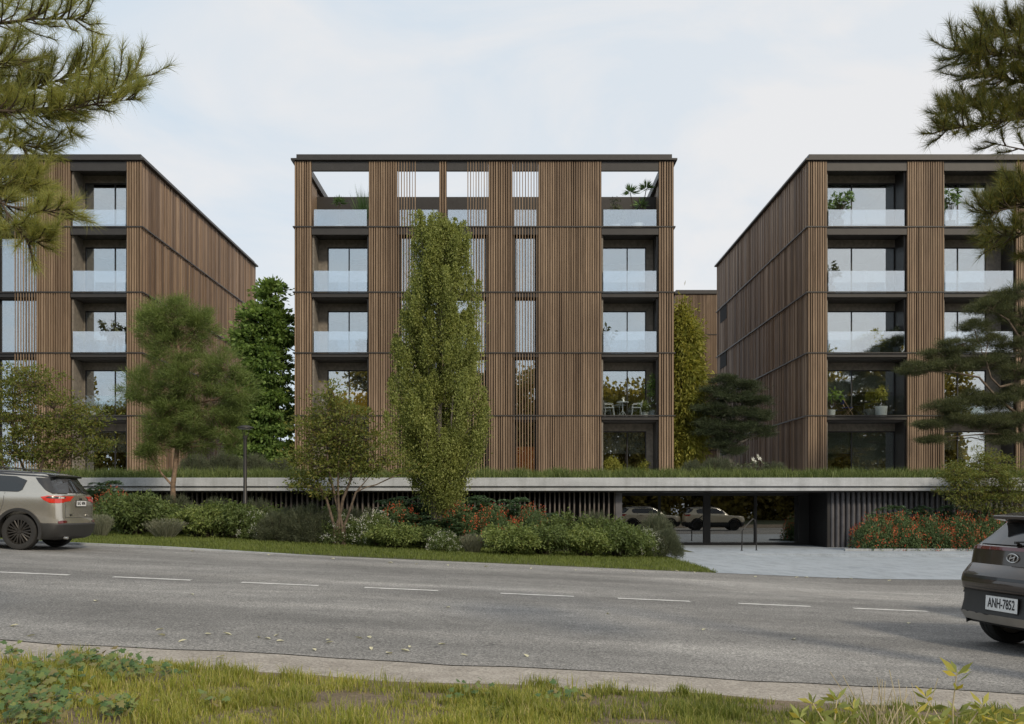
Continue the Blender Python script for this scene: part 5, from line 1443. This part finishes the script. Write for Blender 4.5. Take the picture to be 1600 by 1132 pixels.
mb = MB(); mb.tube([(.10, .62, .285), (.02, .62, .28)], .03, 10); mb.build('exhaust', 'chrome', c1, local=True)
plate(c1, bv1, 0, 1.0, .46, .115, 'BAZ 4896', .105, .86)
def badge(root, bvh, y, z, text, size, mat):
    h, n, _, _ = bvh.ray_cast(Vector((-3, y, z)), Vector((1, 0, 0)))
    text_mesh('badge', text, mat, root, rear_matrix(h.x-.006, y, z), size)
badge(c1, bv1, 0, 1.10, 'Jeep', .075, 'car_black'); badge(c1, bv1, .42, .76, '4x4', .07, 'car_black'); badge(c1, bv1, -.28, .74, 'AWD', .06, 'chrome')

# brown SUV at the near right, its tail towards us
br = dict(L=4.35, w=.92, wr=.37, ar=.43, tw=.235, wx=(.80, 3.42), spokes=8, z0=.30, paint='car_brown', lower='car_plastic', arch_mat='car_plastic',
  bumper=[dict(z=.27, w=.78, xr=.16, xf=4.15, bow=.10), dict(z=.31, w=.86, xr=.06, xf=4.25, bow=.15), dict(z=.40, w=.90, xr=.01, xf=4.3, bow=.16), dict(z=.52, w=.908, xr=.045, xf=4.32, bow=.16), dict(z=.66, w=.91, xr=.05, xf=4.33, bow=.16)],
  body=[dict(z=.645, w=.90, xr=.055, xf=4.32, bow=.16), dict(z=.67, w=.915, xr=.015, xf=4.33, bow=.16), dict(z=.76, w=.92, xr=.0, xf=4.34, bow=.16), dict(z=.84, w=.918, xr=.02, xf=4.33, zf=.80, bow=.16), dict(z=.93, w=.905, xr=.11, xf=4.3, zf=.85, bow=.13, rr=.22), dict(z=.965, w=.895, xr=.15, xf=4.28, zf=.9, bow=.12, rr=.2),
        dict(z=1.08, w=.885, xr=.16, xf=4.26, zf=.95, bow=.12, rr=.2), dict(z=1.165, w=.872, xr=.165, xf=4.16, zf=.99, bow=.12, rr=.2), dict(z=1.185, w=.855, xr=.20, xf=3.3, zf=1.05, bow=.13, rr=.2), dict(z=1.30, w=.80, xr=.33, xf=3.02, zf=1.26, bow=.13, rr=.2), dict(z=1.45, w=.735, xr=.48, xf=2.7, zf=1.48, bow=.12, rr=.2),
        dict(z=1.53, w=.68, xr=.56, xf=2.5, zf=1.56, rr=.2), dict(z=1.575, w=.60, xr=.62, xf=2.3, zf=1.60, rr=.2), dict(z=1.59, w=.42, xr=.75, xf=2.1, zf=1.615, rr=.2)],
  patches=[
    ('rear_window', 'car_glass', [(-.70, 1.195), (.70, 1.195), (.62, 1.33), (.55, 1.45), (-.55, 1.45), (-.62, 1.33)], 'B', dict(lift=.009)),
    ('light_bar', 'lamp_dark_red', [(-.85, 1.135), (.85, 1.135), (.85, 1.168), (-.85, 1.168)], 'B', dict(lift=.008, step=.04)),
    ('light_bar', 'lamp_dark_red', [(.22, 1.135), (.22, 1.168), (.55, 1.165), (.50, 1.14)], 'S', dict(lift=.008, step=.04)),
    ('side_window', 'car_glass', [(.62, 1.24), (.75, 1.20), (3.0, 1.17), (2.75, 1.40), (2.45, 1.50), (1.1, 1.50), (.75, 1.42)], 'S', dict(lift=.009)),
    ('skid_plate', 'skid_silver', [(-.84, .315), (.84, .315), (.86, .40), (-.86, .40)], 'B', dict(lift=.014, step=.05)),
    ('reflector', 'lamp_dark_red', [(.79, .60), (.87, .60), (.87, .66), (.79, .66)], 'B', dict(lift=.012, step=.03)),
    ('reflector', 'lamp_dark_red', [(-.87, .60), (-.79, .60), (-.79, .66), (-.87, .66)], 'B', dict(lift=.012, step=.03)),
    ('bumper_crease', 'car_black', [(-.70, .795), (.70, .795), (.74, .83), (-.74, .83)], 'B', dict(lift=.004, step=.05)),
    ('tailgate_line', 'car_black', [(-.62, .69), (.62, .69), (.62, .697), (-.62, .697)], 'B', dict(lift=.003, step=.08)),
    ('door_line', 'car_black', [(1.30, .66), (1.308, .66), (1.208, .95), (1.208, 1.18), (1.20, 1.18), (1.20, .95)], 'S', dict(lift=.003, step=.08)),
  ])
yaw = R(14)
bx, by = 5.43, 11.10
c2, bv2 = car('dark brown suv parked at the near right, cut off by the frame', br, (bx, by, H(bx)), yaw)
sp_ = MB(); sp_.add([(.37, -.60, 1.495), (.37, .60, 1.495), (.80, .64, 1.44), (.80, -.64, 1.44), (.36, -.60, 1.535), (.36, .60, 1.535), (.80, .62, 1.60), (.80, -.62, 1.60)], [(0, 1, 2, 3), (4, 7, 6, 5), (0, 4, 5, 1), (1, 5, 6, 2), (2, 6, 7, 3), (3, 7, 4, 0)])
sp_.build('spoiler', 'car_brown', c2, local=True, bevel=.012)
mb = MB(); mb.tube([(.22, .0, 1.215), (.20, -.02, 1.24), (.27, -.40, 1.27)], .013, 6); mb.lathe([(.03, 0), (.03, .03), (0, .03)], .2, 0, 1.215, 12); mb.build('wiper', 'car_black', c2, local=True)
plate(c2, bv2, .0, .535, .50, .165, 'ANH-7852', .150, .62)
# oval emblem with a slanted H
h, n_, _, _ = bv2.ray_cast(Vector((-3, 0, 1.055)), Vector((1, 0, 0))); ex = h.x-.010
mb = MB(); pts = [(ex, .088*cos(2*pi*k/32), 1.055+.048*sin(2*pi*k/32)) for k in range(33)]; mb.tube(pts, .0065, 6, cap=False)
for y0 in (.036, -.030): mb.tube([(ex, y0+.014, 1.022), (ex, y0+.002, 1.055), (ex, y0-.016, 1.088)], .0075, 6)
mb.tube([(ex, .036, 1.046), (ex, 0, 1.058), (ex, -.034, 1.064)], .0065, 6)
mb.build('emblem', 'chrome', c2, local=True, smooth=True)
mb = MB(); mb.box(.112, .128, -.12, .12, .905, .925); mb.build('tailgate_handle', 'car_black', c2, local=True)

# two cream cars outside the frame, mirrored in the entrance glass
def recolour(o, label, pos, yaw):
    c = copy_tree(o); tag(c, label, 'car', 'cream cars mirrored in the entrance glass'); c.location = pos
    c.rotation_euler = (Matrix.Rotation(yaw, 4, 'Z')).to_euler()
    for ch in c.children:
        if ch.name.startswith('body'):
            ch.data = ch.data.copy(); ch.data.materials.clear(); ch.data.materials.append(M['car_cream'])
        for n_ in ('badge', 'number_plate', 'emblem'):
            if ch.name.startswith(n_):
                for g_ in list(ch.children): bpy.data.objects.remove(g_)
                bpy.data.objects.remove(ch); break
    return c
recolour(c1, 'cream car parked beyond the frame, mirrored at the centre of the entrance glass', (12.1, 14.2, H(12)), 0)
recolour(c1, 'cream car parked beyond the frame, mirrored in the left pane of the entrance glass', (7.55, 14.3, H(9)), 0)

# ------------------------------------------------------------------ things on the balconies
def seat_chair(label, px, floor, Yc, flip):
    x = fx(px, Yc); z = ZL[floor]; s = -1 if flip else 1
    root = thing('balcony_chair', label, 'chair', (x, Yc, z), 'white chairs on the balcony')
    mb = MB(); mb.box(x-.22, x+.22, Yc-.22, Yc+.22, z+.43, z+.46); mb.build('seat', 'white_metal', root, bevel=.01)
    mb = MB(); vs = []
    for k in range(9):
        t = -1+2*k/8; yy = Yc+.22*t; xx = x-s*(.22+.05*(1-t*t)); vs += [(xx, yy, z+.46), (xx-s*.06, yy, z+.80), (xx-s*.06-s*.015, yy, z+.80), (xx-s*.015, yy, z+.46)]
    mb.add(vs, [(k*4+j, k*4+(j+1) % 4, (k+1)*4+(j+1) % 4, (k+1)*4+j) for k in range(8) for j in range(4)]); mb.build('backrest', 'white_metal', root)
    for a in (-1, 1):
        for b_ in (-1, 1):
            mb = MB(); mb.tube([(x+a*.19, Yc+b_*.19, z+.44), (x+a*.25, Yc+b_*.22, z)], .013, 6); mb.build('leg', 'white_metal', root)
        mb = MB(); mb.tube([(x-s*.25, Yc+a*.22, z+.66), (x-s*.05, Yc+a*.25, z+.66), (x+s*.16, Yc+a*.23, z+.64), (x+s*.19, Yc+a*.2, z+.45)], .012, 6); mb.build('armrest', 'white_metal', root)
Yb = F0+.62
seat_chair('white metal chair at the left of the small round balcony table', 952, 1, Yb, False)
seat_chair('white metal chair at the right of the small round balcony table', 994, 1, Yb, True)
def round_table(label, px, floor, Yc, r_, mat):
    x = fx(px, Yc); z = ZL[floor]; root = thing('balcony_table', label, 'table', (x, Yc, z))
    mb = MB(); mb.lathe([(0, .74), (r_, .74), (r_, .715), (0, .71)], x, Yc, z, 24); mb.build('tabletop', mat, root)
    mb = MB(); mb.tube([(x, Yc, z+.71), (x, Yc, z+.28)], .018, 8); mb.build('stem', mat, root)
    for k in range(3):
        a = 2*pi*k/3+.5; mb = MB(); mb.tube([(x, Yc, z+.32), (x+.27*cos(a), Yc+.27*sin(a), z)], .014, 6); mb.build('leg', mat, root)
    return x, z+.74
tx, tz = round_table('small white round table between two white balcony chairs', 973, 1, Yb, .30, 'white_metal')
mb = MB(); mb.lathe([(0, 0), (.045, .01), (.05, .06), (.03, .13), (.035, .17)], tx+.04, Yb, tz, 16)
vz = thing('flower_vase', 'tiny white vase standing on the white balcony table', 'vase', (tx+.04, Yb, tz)); mb.build('vase', 'pot_white', vz, smooth=True)
sp = Soup(); sp.leaves(np.array([[tx+.04, Yb, tz+.16]]*14), rng.normal(size=(14, 3))*.5+np.array([0, 0, .8]), .12, .05); sp.build('petals', 'white_petal', vz)
tx2, tz2 = round_table('small dark round table beside the blue folding chair', 1350, 1, Yb, .33, 'dark_metal')
cu = thing('coffee_cups', 'white cups set on the dark balcony table', 'cup', (tx2-.1, Yb, tz2)); mb = MB()
mb.lathe([(0, 0), (.04, .005), (.05, .08), (.045, .08), (.035, .01)], tx2-.14, Yb, tz2, 14); mb.build('cup', 'pot_white', cu, smooth=True)
mb = MB(); mb.lathe([(0, 0), (.04, .005), (.05, .05), (.045, .05), (.035, .01)], tx2+.08, Yb, tz2, 14); mb.build('cup', 'pot_white', cu, smooth=True)
x = fx(1325, Yb); z = ZL[1]
fc = thing('folding_chair', 'folding chair with blue seat and wooden crossed legs on the right building balcony', 'chair', (x, Yb, z))
mb = MB(); mb.box(x-.22, x+.20, Yb-.22, Yb+.22, z+.44, z+.47); mb.build('seat', 'blue_cloth', fc, bevel=.008)
mb = MB(); mb.box(x-.30, x-.27, Yb-.22, Yb+.22, z+.62, z+.82); mb.build('backrest', 'blue_cloth', fc, bevel=.008)
for b_ in (-1, 1):
    mb = MB(); mb.tube([(x-.30, Yb+b_*.23, z+.84), (x+.22, Yb+b_*.23, z)], .016, 6); mb.build('leg', 'tan_wood', fc)
    mb = MB(); mb.tube([(x+.20, Yb+b_*.20, z+.46), (x-.24, Yb+b_*.20, z)], .016, 6); mb.build('leg', 'tan_wood', fc)
def potted(label, px, floor, Yc, pot_r, pot_h, kind, h, spread, mat, potmat='pot_white', seed=1, z=None, n=1.0, cat='potted plant'):
    rg = np.random.default_rng(seed); random.seed(seed)
    x = fx(px, Yc); z = ZL[floor] if z is None else z
    root = thing('potted_plant', label, cat, (x, Yc, z), 'plants on the balconies')
    mb = MB(); mb.lathe([(0, 0), (pot_r*.86, 0), (pot_r, pot_h), (pot_r*.9, pot_h), (pot_r*.88, pot_h-.04), (0, pot_h-.04)], x, Yc, z, 22); mb.build('pot', potmat, root, smooth=True)
    sp = Soup(); st = MB(); b0 = np.array([x, Yc, z+pot_h-.04])
    if kind == 'bush':
        m_ = int(26*n)
        for k in range(m_):
            u = rg.normal(size=3); u /= np.linalg.norm(u); u[2] = abs(u[2])*.9+.1
            c = b0+np.array([u[0]*spread, u[1]*spread, .12+u[2]*h*.9])*rg.uniform(.6, 1)
            st.tube([b0, b0*.4+c*.6+np.array([0, 0, .05]), c], [.010, .007, .003], 4)
            q = 34; sp.leaves(c+rg.normal(size=(q, 3))*.09, u*.5+rg.normal(size=(q, 3))*.7+np.array([0, 0, .3]), rg.uniform(.07, .13, q), .045)
    elif kind == 'broad':
        for k in range(int(16*n)):
            a = rg.uniform(0, 6.28); r_ = spread*rg.uniform(.3, 1); hh = h*rg.uniform(.45, 1)
            c = b0+np.array([r_*cos(a), r_*sin(a)*.8, hh]); st.tube([b0, b0*.4+c*.6+np.array([0, 0, .1*h]), c], [.012, .008, .004], 4)
            q = 7; sp.leaves(c+rg.normal(size=(q, 3))*.06, np.array([cos(a), sin(a), -.1])+rg.normal(size=(q, 3))*.6, rg.uniform(.18, .30, q), .11)
    elif kind == 'palm':
        for (dx, hh, fr) in n:
            c = b0+np.array([dx, 0, hh]); st.tube([b0, b0*.5+c*.5+np.array([dx*.1, 0, 0]), c], [.03, .025, .02], 6)
            q = fr*5; u = rg.normal(size=(q, 3)); u[:, 2] = np.abs(u[:, 2])*1.1-.25; u /= np.linalg.norm(u, axis=1, keepdims=True)
            sp.leaves(np.tile(c, (q, 1))+u*.06, u, rg.uniform(.75, 1.05, q)*spread*.62, .055, fold=.1)
    elif kind == 'grass':
        q = 160; a = rg.uniform(0, 6.28, q); sl = rg.uniform(.05, .6, q); sp.leaves(np.tile(b0, (q, 1)), np.stack([np.cos(a)*sl, np.sin(a)*sl, np.ones(q)], 1), rg.uniform(.5, 1, q)*h, .03, fold=.1)
        st.tube([b0, b0+np.array([0, 0, .2])], .01, 4)
    elif kind == 'sapling':
        top = b0+np.array([.05, 0, h*.6]); st.tube([b0, top], [.014, .008], 6)
        for k in range(int(16*n)):
            u = rg.normal(size=3); u /= np.linalg.norm(u); c = top+u*np.array([spread, spread, h*.36])*rg.uniform(.5, 1)
            st.tube([top, c], [.006, .002], 4); q = 30; sp.leaves(c+rg.normal(size=(q, 3))*.08, u*.5+rg.normal(size=(q, 3))*.8, rg.uniform(.07, .12, q), .045)
    sp.build('foliage', mat, root); st.build('stems', 'twig', root)
    return root
T4 = ZL[4]
potted('fan palm with a drooping crown on the left of the open roof terrace', 530, 4, F0+1.6, .26, .5, 'palm', .9, .72, 'palm_leaf', 'pot_grey', 2, n=[(0, 1.2, 16)])
potted('upright grassy plant at the corner of the left roof terrace opening', 568, 4, F0+1.5, .22, .45, 'grass', 2.3, .3, 'palm_leaf', 'pot_grey', 3)
potted('taller pair of fan palms in the right roof terrace opening', 997, 4, F0+1.3, .34, .5, 'palm', 1.4, .78, 'palm_leaf', 'pot_white', 4, n=[(-.40, 1.65, 17), (.42, 1.85, 17), (.1, 1.0, 14)])
potted('low shrubby plant left of the fan palms on the roof terrace', 962, 4, F0+1.4, .24, .5, 'bush', 1.3, .4, 'shrub_dark', 'pot_grey', 5, n=1.5)
potted('dark drooping plant on the third balcony of the middle building', 948, 2, F0+0.59, .2, .4, 'broad', 1.1, .32, 'shrub_dark', 'pot_white', 6, n=.7)
potted('tall leafy green plant right of the white balcony chairs', 1020, 1, F0+0.77, .2, .35, 'sapling', 2.0, .34, 'maple_leaf', 'pot_grey', 7, n=2.2)
potted('low pale flowering plant in the corner behind the white balcony chair', 1008, 1, F0+0.84, .2, .25, 'bush', .45, .3, 'shrub_light', 'pot_white', 8, n=.6)
potted('bright yellow-green bush at the left of the lowest balcony', 958, 0, F0+0.56, .3, .35, 'bush', .95, .5, 'willow_leaf', 'pot_white', 9, n=2)
potted('smaller yellow-green bush at the right of the lowest balcony', 1010, 0, F0+0.73, .2, .3, 'bush', .7, .24, 'willow_leaf', 'pot_grey', 10)
potted('round grey planter with a small plant on the left stack of balconies', 568, 2, F0+0.59, .34, .34, 'bush', .4, .3, 'olive_leaf', 'pot_grey', 11, n=.6)
potted('large broad-leaved plant on the top balcony of the right building', 1310, 4, F0+0.59, .28, .5, 'broad', 1.35, .66, 'palm_leaf', 'pot_white', 12, n=2)
potted('broad-leaved plant on the second top balcony stack of the right building', 1485, 4, F0+0.59, .24, .45, 'broad', 1.6, .40, 'palm_leaf', 'pot_white', 13, n=1.4)
potted('dark leaved plant at the left edge of the fourth floor balcony of the right building', 1298, 3, F0+0.63, .24, .45, 'broad', 1.25, .36, 'shrub_dark', 'pot_white', 14)
potted('pale potted shrub with yellow-green foliage on the right building balcony', 1366, 2, F0+0.54, .30, .34, 'bush', .95, .52, 'willow_leaf', 'pot_white', 15, n=1.6)
potted('white pot with a slender yellow-green sapling beside the blue folding chair', 1377, 1, F0+0.59, .30, .52, 'sapling', 1.15, .26, 'willow_leaf', 'pot_white', 16)
potted('dark broad-leaved plant in the left corner behind the blue folding chair', 1299, 1, F0+0.70, .2, .35, 'broad', 1.25, .42, 'maple_leaf', 'pot_white', 17)
potted('dark branching plant at the right of the third balcony of the right building', 1402, 2, F0+0.73, .22, .4, 'sapling', 1.2, .4, 'shrub_dark', 'pot_grey', 18)
potted('large leafy plant on the third balcony of the left building', 172, 2, F0+0.67, .26, .4, 'broad', 1.35, .5, 'shrub_dark', 'pot_white', 19, n=1.5)
potted('small bushy plant left on the third balcony of the left building', 124, 2, F0+0.63, .2, .3, 'bush', .8, .24, 'olive_leaf', 'pot_grey', 20)
potted('white square-looking pot with trailing plant on the second balcony of the left building', 146, 1, F0+0.56, .2, .34, 'bush', .15, .42, 'olive_leaf', 'pot_white', 21, n=.5)
